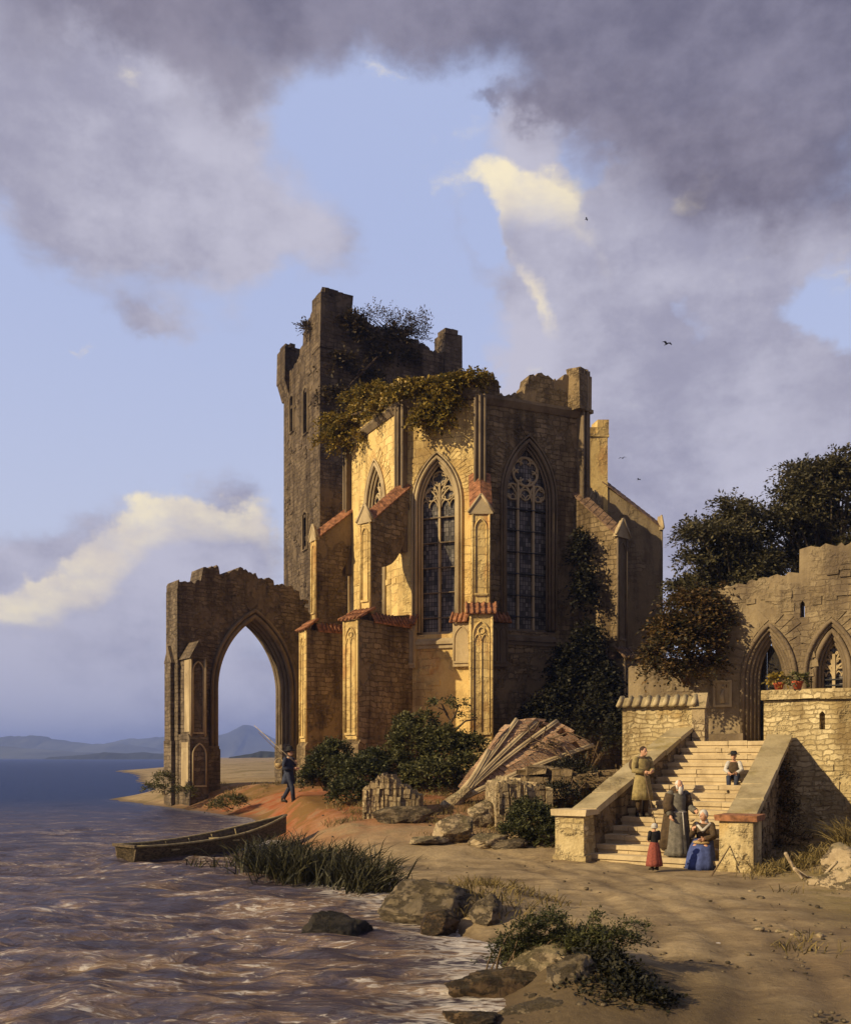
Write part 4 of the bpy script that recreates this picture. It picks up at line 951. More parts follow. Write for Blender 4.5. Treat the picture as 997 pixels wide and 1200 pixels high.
# ivy
def ivy_line(pts, n, per=3, jit=.4): return None
def ivy(name, label, clumps, n, mat, root_base, length=.45, lw=.05, ll=.16, **kw):
    return bush(name, label, 'ivy', clumps, n, 7, length, lw, ll, mat, base=root_base, stems=4, **kw)
cl_ = []
for px, py, d in ((392, 492, 46), (405, 500, 45.6), (418, 486, 45), (432, 470, 44), (445, 480, 43), (455, 460, 42), (470, 462, 41), (480, 452, 41), (492, 458, 40.8), (505, 450, 40.6), (515, 462, 40.3), (528, 447, 40.2), (540, 445, 40), (556, 441, 39.9), (388, 512, 46), (510, 478, 40.2), (498, 490, 40.3), (525, 470, 40.1), (440, 455, 43.5), (420, 462, 45)):
    cl_.append(cl(px, py+3, d, 17, 8, 9))
for px, py, d in ((420, 516, 44.6), (500, 498, 40.2), (398, 520, 45.6), (520, 492, 39.9)): cl_.append(cl(px, py, d, 7, 9, 5))
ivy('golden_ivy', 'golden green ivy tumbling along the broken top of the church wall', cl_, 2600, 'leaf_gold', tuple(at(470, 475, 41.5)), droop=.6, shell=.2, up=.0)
cl_ = [cl(px, py, d, 20, 16, 6) for px, py, d in ((400, 430, 57.5), (420, 400, 58.2), (440, 420, 58.8), (430, 450, 58.5), (470, 425, 59.8), (395, 470, 57.3), (460, 400, 59.5), (410, 385, 57.8))]
ivy('tower_creeper', 'brown creeper spread over the dark tower face', cl_, 1500, 'leaf_brown', tuple(at(420, 440, 57.6)), length=.6, lw=.07, ll=.2, droop=.4, shell=.2)
bush('tower_shrub', 'thin twiggy shrub growing on top of the broken tower', 'shrub', [cl(438, 370, 59, 14, 5), cl(425, 375, 58.8, 10, 5), cl(450, 372, 59.3, 10, 6), cl(470, 384, 59.6, 14, 10), cl(487, 380, 60, 12, 9), cl(478, 396, 60, 16, 8), cl(495, 392, 60.2, 8, 7)], 330, 8, .8, .035, .16, 'leaf_brown', base=tuple(at(462, 402, 59.5)), stems=22, shell=.1)
bush('tower_tuft', 'small dry tuft on the tower corner ledge', 'plant', [cl(360, 388, 58.5, 5, 9)], 60, 6, .5, .04, .18, 'leaf_brown', base=tuple(at(361, 400, 58.5)), stems=3)
cl_ = [cl(px, py, d, rx, rz, 14) for px, py, d, rx, rz in ((684, 700, 40.4, 8, 40), (688, 760, 39.8, 14, 30), (690, 800, 39.5, 26, 40), (665, 800, 39.8, 22, 45), (650, 840, 39, 30, 34), (700, 850, 37, 22, 36), (680, 650, 40.8, 5, 30), (630, 850, 39.2, 20, 24), (710, 820, 38, 14, 40), (725, 865, 34, 12, 30))]
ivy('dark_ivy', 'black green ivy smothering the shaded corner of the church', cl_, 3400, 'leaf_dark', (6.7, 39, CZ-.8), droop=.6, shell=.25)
# bushes along the foot of the church
bush('dark_bush', 'dark bush against the buttress foot just right of the fisherman', 'bush', [cl(380, 900, 34.5, 18, 20), cl(368, 915, 34, 14, 12), cl(392, 885, 35, 14, 14)], 900, 7, .35, .035, .12, 'leaf_bush')
bush('round_bush', 'rounded dark olive bush behind the pale ribbed fragment', 'bush', [cl(425, 915, 31, 28, 26), cl(410, 932, 30, 24, 16), cl(438, 895, 32, 18, 14), cl(400, 905, 32, 14, 16)], 1900, 7, .28, .03, .10, 'leaf_bush')
bush('leafy_bush', 'tall leafy green bush below the sunlit window wall', 'bush', [cl(485, 880, 33, 26, 28), cl(520, 885, 32.5, 26, 30), cl(505, 915, 31, 36, 20), cl(548, 880, 32.5, 18, 16), cl(475, 855, 33.5, 10, 14), cl(500, 850, 33.5, 10, 12), cl(545, 905, 31.5, 16, 20), cl(465, 905, 32, 16, 20)], 2600, 8, .36, .035, .13, 'leaf_olive')
sap = bush('sapling', 'thin crooked sapling against the bright church wall', 'tree', [cl(520, 828, 33.5, 12, 6), cl(508, 826, 33.5, 7, 4), cl(536, 826, 33.5, 9, 4), cl(548, 842, 33.5, 8, 4)], 70, 6, .3, .035, .12, 'leaf_olive', base=tuple(at(532, 868, 33.5)), stems=0)
m_ = MB(); b = at(532, 885, 33.5)
for pts in (((532, 885), (533, 860), (528, 845), (520, 832), (506, 826)), ((528, 847), (534, 836), (538, 825)), ((533, 856), (545, 845), (556, 843)), ((524, 838), (518, 826))):
    m_.tube([at(*p, 33.5) for p in pts], [.05-.035*i/len(pts) for i in range(len(pts))], 6)
m_.build('trunk', M['wood'], sap, uv=False)
bush('low_bush', 'low green bush in front of the upright stone block', 'bush', [cl(625, 965, 24, 26, 18), cl(605, 980, 23.5, 18, 12), cl(640, 985, 23.5, 20, 14), cl(620, 950, 24.5, 16, 10)], 1200, 7, .25, .022, .09, 'leaf_bush')
bush('weed_patch', 'straggling weeds between the rubble and the stair parapet', 'plant', [cl(655, 935, 26, 20, 14), cl(690, 920, 27.5, 18, 14), cl(668, 905, 28, 20, 10)], 600, 7, .3, .022, .10, 'leaf_dark')
bush('corner_weeds', 'rusty weeds climbing the corner behind the right parapet', 'plant', [cl(912, 925, 23.8, 8, 30), cl(918, 960, 23.4, 10, 26), cl(925, 990, 22.8, 16, 14)], 420, 6, .3, .02, .12, 'leaf_rust')
bush('pier_weeds', 'tuft of weeds at the lake side foot of the lone arch', 'plant', [cl(192, 915, 46, 10, 8), cl(180, 925, 45, 12, 5), cl(215, 928, 45.5, 14, 4)], 300, 6, .3, .03, .12, 'leaf_olive')
bush('shore_tuft', 'low grass tuft on the shore below the arch', 'grass', [cl(272, 940, 41, 16, 6), cl(255, 946, 40.5, 10, 3)], 300, 6, .3, .02, .14, 'leaf_olive')
# blades
def blades(name, label, cat, spots, n, h, wd, lean, mat, group=None, spread=.5, base=None):
    pts = np.array(spots); k = rng.integers(0, len(pts), n); p = pts[k].copy(); p[:, :2] += rng.normal(size=(n, 2))*spread
    d = nrm(np.concatenate([rng.normal(size=(n, 2))*.35+np.array(lean), np.ones((n, 1))], 1)); H = h*(.5+.7*rng.random((n, 1)))
    sd_ = nrm(np.cross(d, rng.normal(size=(n, 3))))*wd; bend = np.concatenate([d[:, :2]*.55, -.12*np.ones((n, 1))], 1)*H
    q = [p, p+d*H*.4+bend*.12, p+d*H*.75+bend*.5, p+d*H*.95+bend*1.1]; ws = [1, 1, .7, .12]; V = []
    for i in range(3): V.append(np.stack([q[i]-sd_*ws[i], q[i]+sd_*ws[i], q[i+1]+sd_*ws[i+1], q[i+1]-sd_*ws[i+1]], 1))
    V = np.concatenate(V); base = base or tuple(pts.mean(0))
    root = quads_obj(name, V, M[mat], base=base); tag(root, label, cat, group); return root
def wat(px, py, z=.0):     # point on the plane z (world) under a pixel
    d = (CZ-z)*F/(py-888); return ((px-498.5)/F*d, d, z)
blades('reed_clump', 'dense dark reeds on the bank by the bow of the boat', 'reeds', [wat(px, 1015+8*math.sin(px)) for px in range(290, 350, 6)]+[wat(px, 1030) for px in range(300, 360, 8)], 900, .85, .012, (.02, 0), 'reed', spread=.22)
blades('reed_clump', 'dark bent reeds at the water edge nearest the boulder', 'reeds', [wat(px, 1040+8*math.sin(px)) for px in range(345, 450, 6)]+[wat(px, 1025) for px in range(350, 430, 8)], 1200, .85, .012, (.2, 0), 'reed', spread=.22)
for px in (222, 234, 250, 266): blades('reed_sprig', 'thin reed sprig in the water beside the boat hull', 'reeds', [wat(px, 1020)], 9, .42, .014, (.12, 0), 'reed', 'reed sprigs beside the boat', spread=.05)
blades('dry_tuft', 'spiky dry grass tuft at the right foot of the plastered wall', 'grass', [(x, y, gz(x, y)) for x, y in ((9.3, 20.5), (9.0, 20.2), (9.6, 20.6), (9.2, 20.0))], 260, .75, .010, (-.25, 0), 'drygrass', spread=.14)
blades('grass_fringe', 'brown grass at the foot of the right stair post', 'grass', [(x, y, gz(x, y)) for x, y in ((7.0, 19.2), (7.3, 19.3), (7.6, 19.5), (7.9, 19.6), (8.2, 19.8))], 420, .32, .012, (0, 0), 'drygrass', spread=.2)
# windblown foreground shrub
plumes = []; pstem = []
r_ = random.Random(21)
for k in range(34):
    px0 = 572+k*4.1+r_.uniform(-6, 6); py0 = 1148-14*math.sin(k/34*3.1)+r_.uniform(-8, 8); d = 10.7-.5*k/34+r_.uniform(-.25, .25); H = r_.uniform(36, 62); W_ = r_.uniform(22, 56)
    line = []
    for q in range(8):
        t_ = q/7; x_ = px0+W_*t_**1.7; y_ = py0-H*math.sin(min(1, t_*1.12)*1.45)*1.0+H*.16*max(0, t_-.7)/.3
        line.append((x_, y_)); 
        if q > 1: plumes.append(cl(x_, y_, d, 9.5*(1-.6*t_), 7.5*(1-.6*t_), 9))
    pstem.append([at(x_, y_, d) for x_, y_ in line])
ws_ = bush('windblown_shrub', 'dark wind bent shrub on the foreground rocks', 'shrub', plumes, 2300, 8, .13, .0085, .042, 'leaf_bush', base=(1.35, 10.6, .1), stems=0, bias=(.9, 0, .2), droop=.2, shell=.05)
m_ = MB()
for l_ in pstem: m_.tube(l_, [.012, .011, .010, .008, .007, .005, .004, .003], 5)
m_.build('stem', M['wood'], ws_, uv=False)
bush('shadow_thicket', 'black leaf mass standing in for the shadow at the bottom edge right of the shrub', 'bush', [cl(700, 1145, 9.8, 30, 18), cl(722, 1160, 9.5, 34, 18), cl(700, 1175, 9.3, 34, 16), cl(750, 1180, 9.1, 34, 12), cl(730, 1190, 9.0, 44, 12)], 2800, 8, .22, .016, .06, 'leaf_dark', stems=4, shell=.1)  # dark leaves added in place of the shadow beside the shrub
# ------------------------------------------------------------------ rocks
def rock(label, px, py, d, rx, rz, ry=None, mat='rock', seed=0, name='rock', sub=5, group=None, sharp=.5, sink=.25):
    p = at(px, py, d); rx, rz = rx/F*d, rz/F*d; ry = (ry/F*d) if ry else (rx+rz)/2
    bm = bmesh.new(); bmesh.ops.create_icosphere(bm, subdivisions=sub, radius=1)
    o_ = Vector((seed*3.7, seed*1.3, seed*2.1))
    rr = random.Random(seed*17+3); planes = []
    for _ in range(16):
        n_ = Vector((rr.gauss(0, 1), rr.gauss(0, 1), rr.gauss(0, .8))).normalized(); planes.append((n_, rr.uniform(.52, .88)))
    for v in bm.verts:
        c = v.co.copy(); q = c*(1+.22*mnoise.noise(c*1.1+o_))
        for n_, d_ in planes:
            e = q.dot(n_)-d_
            if e > 0: q -= n_*e*(.82+.18*sharp)
        q *= 1+.10*mnoise.noise(c*2.6+o_)+.08*(.5-abs(mnoise.noise(c*5+o_)))+.055*mnoise.noise(c*11+o_)+.03*mnoise.noise(c*23+o_)
        v.co = Vector((q.x*rx*1.15, q.y*ry*1.15, max(q.z, -.75)*rz*1.2))
    me = bpy.data.meshes.new(name); bm.to_mesh(me); bm.free(); me.materials.append(M[mat])
    for pl_ in me.polygons: pl_.use_smooth = True
    o = bpy.data.objects.new(name, me); COL.objects.link(o); o.location = p; return tag(o, label, 'rock', group)
rock('large rounded mossy boulder at the water edge in the foreground', 522, 1068, 14.6, 64, 40, 60, 'greyrock', 1, 'boulder', 5, sharp=.1)
rock('grey cleft rock leaning on the right flank of the large boulder', 572, 1085, 13.6, 24, 28, 30, 'greyrock', 2, sharp=.7)
rock('broken brown stone under the front of the large boulder', 512, 1088, 13.4, 26, 18, 26, 'wetrock', 12, sharp=.6)
rock('black wet rock standing alone in the surf', 384, 1098, 13.0, 44, 29, 34, 'blackrock', 3, sharp=.3)
rock('small wet rock beside the black rock in the surf', 422, 1098, 13.2, 14, 12, 13, 'blackrock', 4)
rock('dark brown rock at the bottom edge under the windblown shrub', 600, 1162, 9.9, 58, 34, 44, 'wetrock', 5, 'boulder', 5, sharp=.5)
rock('tan rock pillar under the middle of the windblown shrub', 676, 1162, 9.6, 40, 40, 36, 'greyrock', 6, sharp=.5)
rock('tan rock between the shrub stems', 636, 1140, 10.3, 46, 26, 40, 'rock', 7, sharp=.4)
rock('rock ledge at the bottom edge by the surf', 646, 1198, 9.0, 60, 22, 44, 'greyrock', 8, sharp=.5)
rock('flat wet rock at the bottom edge in the foam', 555, 1196, 8.9, 44, 12, 30, 'wetrock', 31, sharp=.5)
rock('big sloping tan rock at the right edge below the dry tuft', 985, 1050, 17.2, 46, 40, 50, 'rock', 9, 'boulder', sharp=.35)
rock('rounded stone at the foot of the big sloping rock', 938, 1076, 16.2, 18, 11, 16, 'rock', 10)
rock('squarish stone below the right stair parapet', 905, 1052, 17.5, 22, 13, 20, 'rock', 11, sharp=.6)
rock('small pale stone left of the squarish stone', 898, 1080, 15.9, 13, 6, 10, 'rock', 13)
rock('flat stone on the road edge near the right side', 975, 1112, 14, 18, 7, 14, 'greyrock', 14)
rock('dark stone lying on the road at the right', 952, 1120, 13.6, 12, 5, 10, 'greyrock', 15)
rock('pale rough rock beside the foot of the fallen vault', 568, 955, 25.5, 18, 18, 20, 'rock', 16, sharp=.55)
rock('pale low rock on the road edge below the fallen vault', 535, 975, 24.0, 24, 16, 24, 'rock', 17, sharp=.5)
rock('long low stone at the road edge left of the low bush', 575, 985, 23.4, 26, 10, 20, 'rock', 18, sharp=.4)
rock('mossy stone at the road edge under the low bush', 600, 992, 23.1, 22, 9, 18, 'greyrock', 19)
rock('brown stone below the pale ribbed fragment', 470, 955, 26.2, 34, 12, 20, 'greyrock', 20)
rock('flat stone by the red path end', 500, 985, 23.5, 24, 6, 16, 'rock', 21)
rock('grey mossy stone among the bushes beside the fisherman', 395, 925, 33, 9, 12, 9, 'greyrock', 22)
for i, (px, py) in enumerate(((548, 996), (520, 1000), (590, 1000), (560, 1004), (915, 1092), (930, 1096), (890, 1090), (960, 1096), (650, 1006), (628, 1008), (480, 992), (880, 1045))):
    d = 2.38*F/(py-888); rock('small pebble stone lying along the road edge', px, py, d, random.uniform(5, 9), random.uniform(3, 5), None, 'rock', 40+i, 'small_stone', 2, 'small stones along the road edge')

gv = MB()
for _ in range(900):
    y = 8.5+random.random()**1.6*22; xs = float(np.interp(y, [p[0] for p in SHX], [p[1] for p in SHX])); x = xs+.25+random.random()*(y*.48-xs)
    if abs(x-(.26*y)) < 1.2 and random.random() < .6: continue
    if mnoise.noise(Vector((x*.5, y*.5, 4))) < -.02: continue
    r_ = random.uniform(.010, .030)*(1.0 if random.random() < .9 else 2.0); z = gz(x, y); gv.ball((x, y, z+r_*.2), (r_*random.uniform(.8, 1.5), r_*random.uniform(.8, 1.4), r_*.7), 6, 4, Matrix.Rotation(random.uniform(0, 3), 3, 'Z'))
tag(gv.build('gravel', M['greyrock'], uv=False), kind='stuff')
gs = []
for _ in range(420):
    y = random.uniform(23.5, 33); x = random.uniform(-2.8, 4.2)
    if y < 23.6+.30*abs(x-1.2)+(1.6 if x < 0 else 0): continue
    gs.append((x, y, gz(x, y)))
for _ in range(150):
    x, y = random.gauss(8.4, .9), random.gauss(19.2, 1.6); gs.append((x, y, gz(x, y)))
for _ in range(120):
    x, y = random.gauss(-9.5, 3), random.gauss(46.5, 2.5)
    if gz(x, y) > .25: gs.append((x, y, gz(x, y)))
for _ in range(40):
    x, y = random.uniform(2.6, 5.2), random.uniform(9.3, 16)
    if mnoise.noise(Vector((x*.6, y*.45, 9))) > .12 and abs(x-.29*y) > 1.1: gs.append((x, y, gz(x, y)))
for _ in range(70):
    x, y = random.gauss(.9, .5), random.gauss(14.6, .9)
    if gz(x, y) > .06: gs.append((x, y, gz(x, y)))
b_ = blades('rough_grass', 'x', 'x', gs, 9000, .20, .008, (.1, 0), 'drygrass', spread=.13, base=(1, 28, .5))
for k in ('label', 'category'): del b_[k]
b_['kind'] = 'stuff'
rock('grey wedge rock behind the big sloping rock at the right edge', 995, 1020, 18.2, 30, 24, 30, 'rock', 61, sharp=.6)
rock('long low rock half buried left of the big sloping rock', 930, 1050, 17.6, 30, 10, 24, 'greyrock', 62, sharp=.5)
rock('dark low rock at the right edge of the road', 990, 1098, 14.8, 26, 9, 20, 'greyrock', 63, sharp=.5)
# ------------------------------------------------------------------ fallen masonry
fv = thing('fallen_vault', 'fallen brick vault fragment with stone ribs fanning out of its springer', 'rubble', tuple(at(535, 945, 28.5)))
B0 = at(530, 942, 28.4)
tips = [at(572, 880, 29.4), at(605, 844, 30.2), at(652, 846, 30.7), at(694, 874, 30.5), at(712, 905, 30.2)]
def ribcurve(tip, sag):
    pts = []
    for i in range(11):
        t_ = i/10; p = B0.lerp(tip, t_); p = p+Vector((0, -.10*math.sin(t_*math.pi), sag*math.sin(t_*math.pi))); pts.append(p)
    return pts
curves = [ribcurve(tips[0], -.12), ribcurve(tips[1], -.05), ribcurve(tips[2], .10)]
low_t = [at(585, 925, 29.0), at(660, 900, 29.8)]
curves_all = curves+[ribcurve(tips[3], .10)]
def on(c, t_):
    f_ = t_*10; i = min(9, int(f_)); return c[i].lerp(c[i+1], f_-i)
for a, b in zip(curves_all[:-1], curves_all[1:]):
    m_ = MB(); rows = 30
    for i in range(2, rows):
        t0, t1 = i/rows, (i+.88)/rows; n = max(1, int((on(a, t0)-on(b, t0)).length/.30)); sh_ = random.uniform(0, .4)
        for k in range(n):
            k0, k1 = k/n+.006, (k+1)/n-.006
            if i > rows-4 and random.random() < .35: continue
            e = random.uniform(-.015, .03); up_ = lambda t_, k_: on(a, t_).lerp(on(b, t_), k_)+Vector((0, -.12, .10))*math.sin(k_*math.pi)*t_
            q = [up_(t0, k0), up_(t0, k1), up_(t1, k1), up_(t1, k0)]; nn_ = (q[1]-q[0]).cross(q[3]-q[0]).normalized()
            if nn_.y > 0: nn_ = -nn_
            m_.hexa([p-nn_*.22 for p in q]+[p+nn_*e for p in q])
    m_.build('brick_web', M['brick'], fv)
for c in curves+[ribcurve(at(560, 905, 29.0), -.15), ribcurve(tips[3], .10), ribcurve(tips[0].lerp(tips[1], .5), -.12), ribcurve(tips[1].lerp(tips[2], .5), .05)]:
    m_ = MB(); m_.tube([p+Vector((0, -.05, .03)) for p in c], [.12, .10, .09, .08, .08, .075, .075, .07, .07, .07, .07], 7); m_.tube([p+Vector((.05, -.11, .0)) for p in c], .03, 6); m_.build('rib', M['trim'], fv)
m_ = MB(); m_.tube([B0+Vector((-.30, 0, -.22)), B0+Vector((-.12, 0, -.1)), B0, B0+Vector((.25, .05, .22)), B0+Vector((.5, .1, .45))], [.22, .27, .26, .2, .16], 9, False); m_.build('springer', M['rubble'], fv)
bush('vault_brambles', 'bare brambles arching over the fallen vault', 'plant', [cl(640, 880, 30, 18, 6), cl(690, 890, 30, 16, 6)], 60, 5, .3, .03, .1, 'leaf_rust', base=tuple(at(655, 900, 30)), stems=0)
m_ = MB(); 
for pts in (((625, 858), (632, 845), (640, 852), (634, 868), (620, 872)), ((640, 868), (665, 858), (690, 868), (703, 890)), ((610, 880), (625, 865), (650, 880), (665, 900), (672, 930)), ((660, 875), (680, 900), (690, 925)), ((635, 852), (628, 842), (618, 850), (622, 865), (640, 872), (660, 870))):
    m_.tube([at(*p, 29.8-.5*(i % 2)) for i, p in enumerate(pts)], [.028, .026, .022, .016, .012, .01][:len(pts)], 5)
for o in [o for o in COL.objects if o.name.startswith('vault_brambles')]: m_.build('bramble_stems', M['wood'], o, uv=False)
# rough wall heap right of the vault
hp = MB()
for i in range(34):
    px = random.uniform(600, 712); t_ = (px-600)/112; py = random.uniform(902+8*abs(t_-.4), 945-12*t_); d = 28.5-random.uniform(0, 1.2); p = at(px, py, d)
    f_ = Fr(p.x, p.y, 1, random.uniform(-.5, .5), p.z); a = random.uniform(.25, .55); hp.box(f_, -a, a, -.35, .35, -random.uniform(.1, .2), random.uniform(.1, .2), .06)
p0, p1 = at(600, 935, 28.9), at(712, 925, 28.9)
tag(hp.build('wall_heap', M['shade'], base=((p0.x+p1.x)/2, 28.5, p1.z-.6)), 'heap of flat broken wall stones right of the fallen vault', 'rubble')
# ribbed blocks
def fluted(label, px, py, d, w_, h, dep, ang_, mat, tilt=0, flutes=10, top=None, side=True):
    p = at(px, py, d); root = thing('wall_fragment', label, 'rubble', tuple(p)); f_ = Fr(p.x, p.y, math.cos(ang_), math.sin(ang_), p.z)
    m_ = MB(); top_ = top or [(-w_/2, h*.9), (0, h), (w_/2, h*.9)]
    m_.plate(f_, [(-w_/2, -.7), (w_/2, -.7)]+jagged(-w_/2, w_/2, top_, w_/9, h*.04), [], -dep, 0)
    m_.build('core', M[mat], root)
    r_ = MB()
    for i in range(flutes):
        u = -w_/2+w_*(i+.5)/flutes; zt = float(np.interp(u, [q[0] for q in top_], [q[1] for q in top_]))-random.uniform(.0, .1)*h
        zb_ = -.6
        while zb_ < zt-.05:
            ze = min(zt, zb_+random.uniform(.2, .7)); w2_ = w_/flutes*random.uniform(.22, .46); uj = u+random.uniform(-.03, .03)
            if random.random() < .85: r_.box(f_, uj-w2_, uj+w2_, -.05, random.uniform(.01, .09), zb_, ze-.01, .022)
            zb_ = ze
    r_.build('fluted_face', M[mat], root)
    return root
fluted('pale vertically ribbed wall fragment at the left end of the rubble', 458, 948, 26.8, 1.65, 1.02, .9, -.12, 'rubble', flutes=13, top=[(-.85, .62), (-.62, .72), (-.3, 1.02), (.05, .95), (.2, .7), (.5, .62), (.85, .3)])
fluted('upright square stone block with fluted face in front of the vault', 614, 958, 25.2, 1.55, 1.0, 1.2, .18, 'rubble', flutes=9, top=[(-.8, .92), (-.4, 1.02), (.3, .9), (.8, .78)])
# roots and dead branches on the right
m_ = MB()
for pts in (((930, 1018), (945, 1028), (962, 1030), (985, 1024), (1005, 1012)), ((938, 1042), (955, 1040), (975, 1030), (997, 1024)), ((920, 1000), (928, 1015), (940, 1030)), ((962, 1030), (972, 1018), (980, 1010))):
    m_.tube([at(*p, 17.6+.3*(i % 2)) for i, p in enumerate(pts)], [.035, .032, .028, .022, .016][:len(pts)], 6)
tag(m_.build('dead_branch', M['palebranch'], uv=False), 'bleached dead branch lying under the dry tuft at the right edge', 'branch')

# ------------------------------------------------------------------ boat
def make_boat():
    A_, B_ = Vector((-7.25, 22.7, .0)), Vector((-3.95, 26.6, .42)); d = (B_-A_); L = d.length
    root = thing('rowing_boat', 'old flat wooden rowing boat drawn up to the reedy bank', 'boat', tuple(A_.lerp(B_, .5)))
    ux = Vector((d.x, d.y, 0)).normalized(); sx = Vector((-ux.y, ux.x, 0))
    st = 14; prof = []
    for i in range(st+1):
        t_ = i/st; hw2 = .62*(1-.25*(1-t_)**2)*(1-max(0, (t_-.45)/.55)**2.2*.97); sh = .27+.09*(2*t_-1)**2+.20*max(0, t_-.6)
        c = A_+Vector((d.x, d.y, 0))*t_+Vector((0, 0, B_.z*t_**1.5)); prof.append((c, hw2, sh, -.12+.28*max(0, t_-.7)))
    def shell(off, inner=False):
        V_ = []
        for c, hw2, sh, bt in prof:
            h2 = max(.02, hw2-off); b2 = h2*.72; zb_ = bt+off
            V_ += [c+sx*h2+Vector((0, 0, sh)), c+sx*((h2+b2)/2)+Vector((0, 0, (sh+zb_)/2)), c+sx*b2+Vector((0, 0, zb_)), c-sx*b2+Vector((0, 0, zb_)), c-sx*((h2+b2)/2)+Vector((0, 0, (sh+zb_)/2)), c-sx*h2+Vector((0, 0, sh))]
        return V_
    o_, i_ = shell(0), shell(.045); n = len(o_); m_ = MB(); fs = []
    for k in range(st):
        for j in range(5):
            q = (k*6+j, (k+1)*6+j, (k+1)*6+j+1, k*6+j+1); fs += [q, tuple(n+x for x in reversed(q))]
        for j in (0, 5): q = (k*6+j, n+k*6+j, n+(k+1)*6+j, (k+1)*6+j); fs.append(q if j == 0 else tuple(reversed(q)))
    fs += [(0, 1, 2, 3, 4, 5), tuple(n+x for x in (5, 4, 3, 2, 1, 0)), tuple(st*6+x for x in (5, 4, 3, 2, 1, 0))]
    m_.raw(o_+i_, fs); m_.build('hull', M['boat'], root)
    for s in (0, 5):
        g = MB(); g.tube([o_[k*6+s]+Vector((0, 0, .02)) for k in range(st+1)], .038, 6, flat=.8); g.build('gunwale', M['boatrim'], root)
    for s, q_ in ((1, 1), (4, 1)):
        g = MB(); g.tube([o_[k*6+s]+Vector((0, 0, .015)) for k in range(st+1)], .016, 5, flat=.7); g.build('strake', M['boat'], root)
    for k in range(2, st-2, 2):
        g = MB(); g.tube([i_[k*6+j]*1.0+(prof[k][0]-i_[k*6+j]).normalized()*.012 for j in range(6)], .02, 5); g.build('rib', M['boatrim'], root)
    for t_ in (.28, .58):
        c, hw2, sh, bt = prof[int(t_*st)]; g = MB(); f_ = Fr(c.x, c.y, sx.x, sx.y, c.z); g.box(f_, -hw2+.03, hw2-.03, -.12, .12, sh-.13, sh-.09); g.build('thwart', M['boatrim'], root)
    g = MB(); c, hw2, sh, bt = prof[0]; f_ = Fr(c.x, c.y, sx.x, sx.y, c.z); g.box(f_, -hw2-.02, hw2+.02, -.06, .02, sh-.02, sh+.05); g.box(f_, -hw2*.8, hw2*.8, .0, .03, -.1, sh-.02); g.build('transom', M['boat'], root)
make_boat()

# ------------------------------------------------------------------ pots, birds
for px, py, lab, c in ((912, 806, 'potted plant with yellow green leaves at the left end of the wall coping', 'leaf_gold'), (934, 806, 'bright red flower pot second along the wall coping', 'leaf_olive')):
    d = 25.6 if px < 920 else 25.1; p = at(px, py, d); p.z = CZ+1.83; root = thing('potted_plant', lab, 'potted plant', tuple(p), group='flower pots on the wall coping')
    m_ = MB(); m_.loft([(p.x, p.y, p.z, .09, .09), (p.x, p.y, p.z+.16, .13, .13), (p.x, p.y, p.z+.165, .15, .15), (p.x, p.y, p.z+.22, .15, .15)], 14); m_.build('pot', M['pot'], root)
    quads_obj('leaves', sprays([(p.x, p.y, p.z+.28, .16, .16, .1)], 40, 5, .22, .03, .13, droop=.5), M[c], root)
def bird(px, py, d, span, rot, lab):
    p = at(px, py, d); root = thing('bird', lab, 'bird', tuple(p), group='birds flying beside the church')
    root.rotation_euler = (0, 0, rot)
    m_ = MB(); s = span
    m_.tube([(0, -.30*s, 0), (0, -.22*s, .01*s), (0, -.1*s, 0), (0, .1*s, 0), (0, .22*s, 0), (0, .32*s, .01*s)], [.01*s, .045*s, .06*s, .055*s, .03*s, .04*s], 8); m_.build('body', M['feather'], root, local=True, uv=False)
    for sg in (-1, 1):
        w_ = MB(); V_ = []
        for t_, z, y0, y1 in ((.04, .02, -.1, .12), (.25, .16, -.14, .10), (.45, .12, -.10, .06), (.62, .04, 0, .04)):
            V_ += [(sg*t_*s, y0*s, z*s), (sg*t_*s, y1*s, z*s), (sg*t_*s, y1*s, z*s-.015*s), (sg*t_*s, y0*s, z*s-.015*s)]
        fs = [(k*4+j, k*4+(j+1) % 4, (k+1)*4+(j+1) % 4, (k+1)*4+j) for k in range(3) for j in range(4)]+[(3, 2, 1, 0), (12, 13, 14, 15)]
        if sg < 0: fs = [tuple(reversed(f_)) for f_ in fs]
        w_.raw(V_, fs); w_.build('wing', M['feather'], root, local=True, uv=False)
bird(781, 403, 48, .55, .5, 'dark bird with raised wings flying high right of the church')
bird(729, 537, 55, .38, -.5, 'dark bird gliding just above the right buttress roof')
bird(748, 562, 58, .36, .8, 'smaller bird lowest above the buttress gable')
bird(687, 257, 60, .36, 1.2, 'tiny far bird highest up against the bright cloud')
bird(784, 693, 50, .30, .7, 'tiny low bird between the buttress and the shrub')

# ------------------------------------------------------------------ people (local coordinates: facing -Y)
def hand(mb, w_, d, pn, curl=.6, s=1.0):
    w_, d, pn = Vector(w_), Vector(d).normalized(), Vector(pn).normalized(); sd_ = d.cross(pn).normalized()
    mb.ball(w_+d*.05*s, (.042*s, .042*s, .046*s), 8, 6)
    for k, ln in enumerate((.075, .085, .08, .062)):
        b = w_+d*.075*s+sd_*(-.03+.02*k)*s; p1 = b+(d*math.cos(curl*.5)+pn*math.sin(curl*.5))*ln*.45*s; p2 = p1+(d*math.cos(curl*1.4)+pn*math.sin(curl*1.4))*ln*.35*s; p3 = p2+(d*math.cos(curl*2.2)+pn*math.sin(curl*2.2))*ln*.25*s
        mb.tube([b, p1, p2, p3], [.011*s, .0105*s, .010*s, .009*s], 6)
    b = w_+d*.03*s-sd_*.035*s; mb.tube([b, b-sd_*.03*s+d*.025*s+pn*.01*s, b-sd_*.035*s+d*.055*s+pn*.025*s], [.014*s, .0125*s, .010*s], 6)
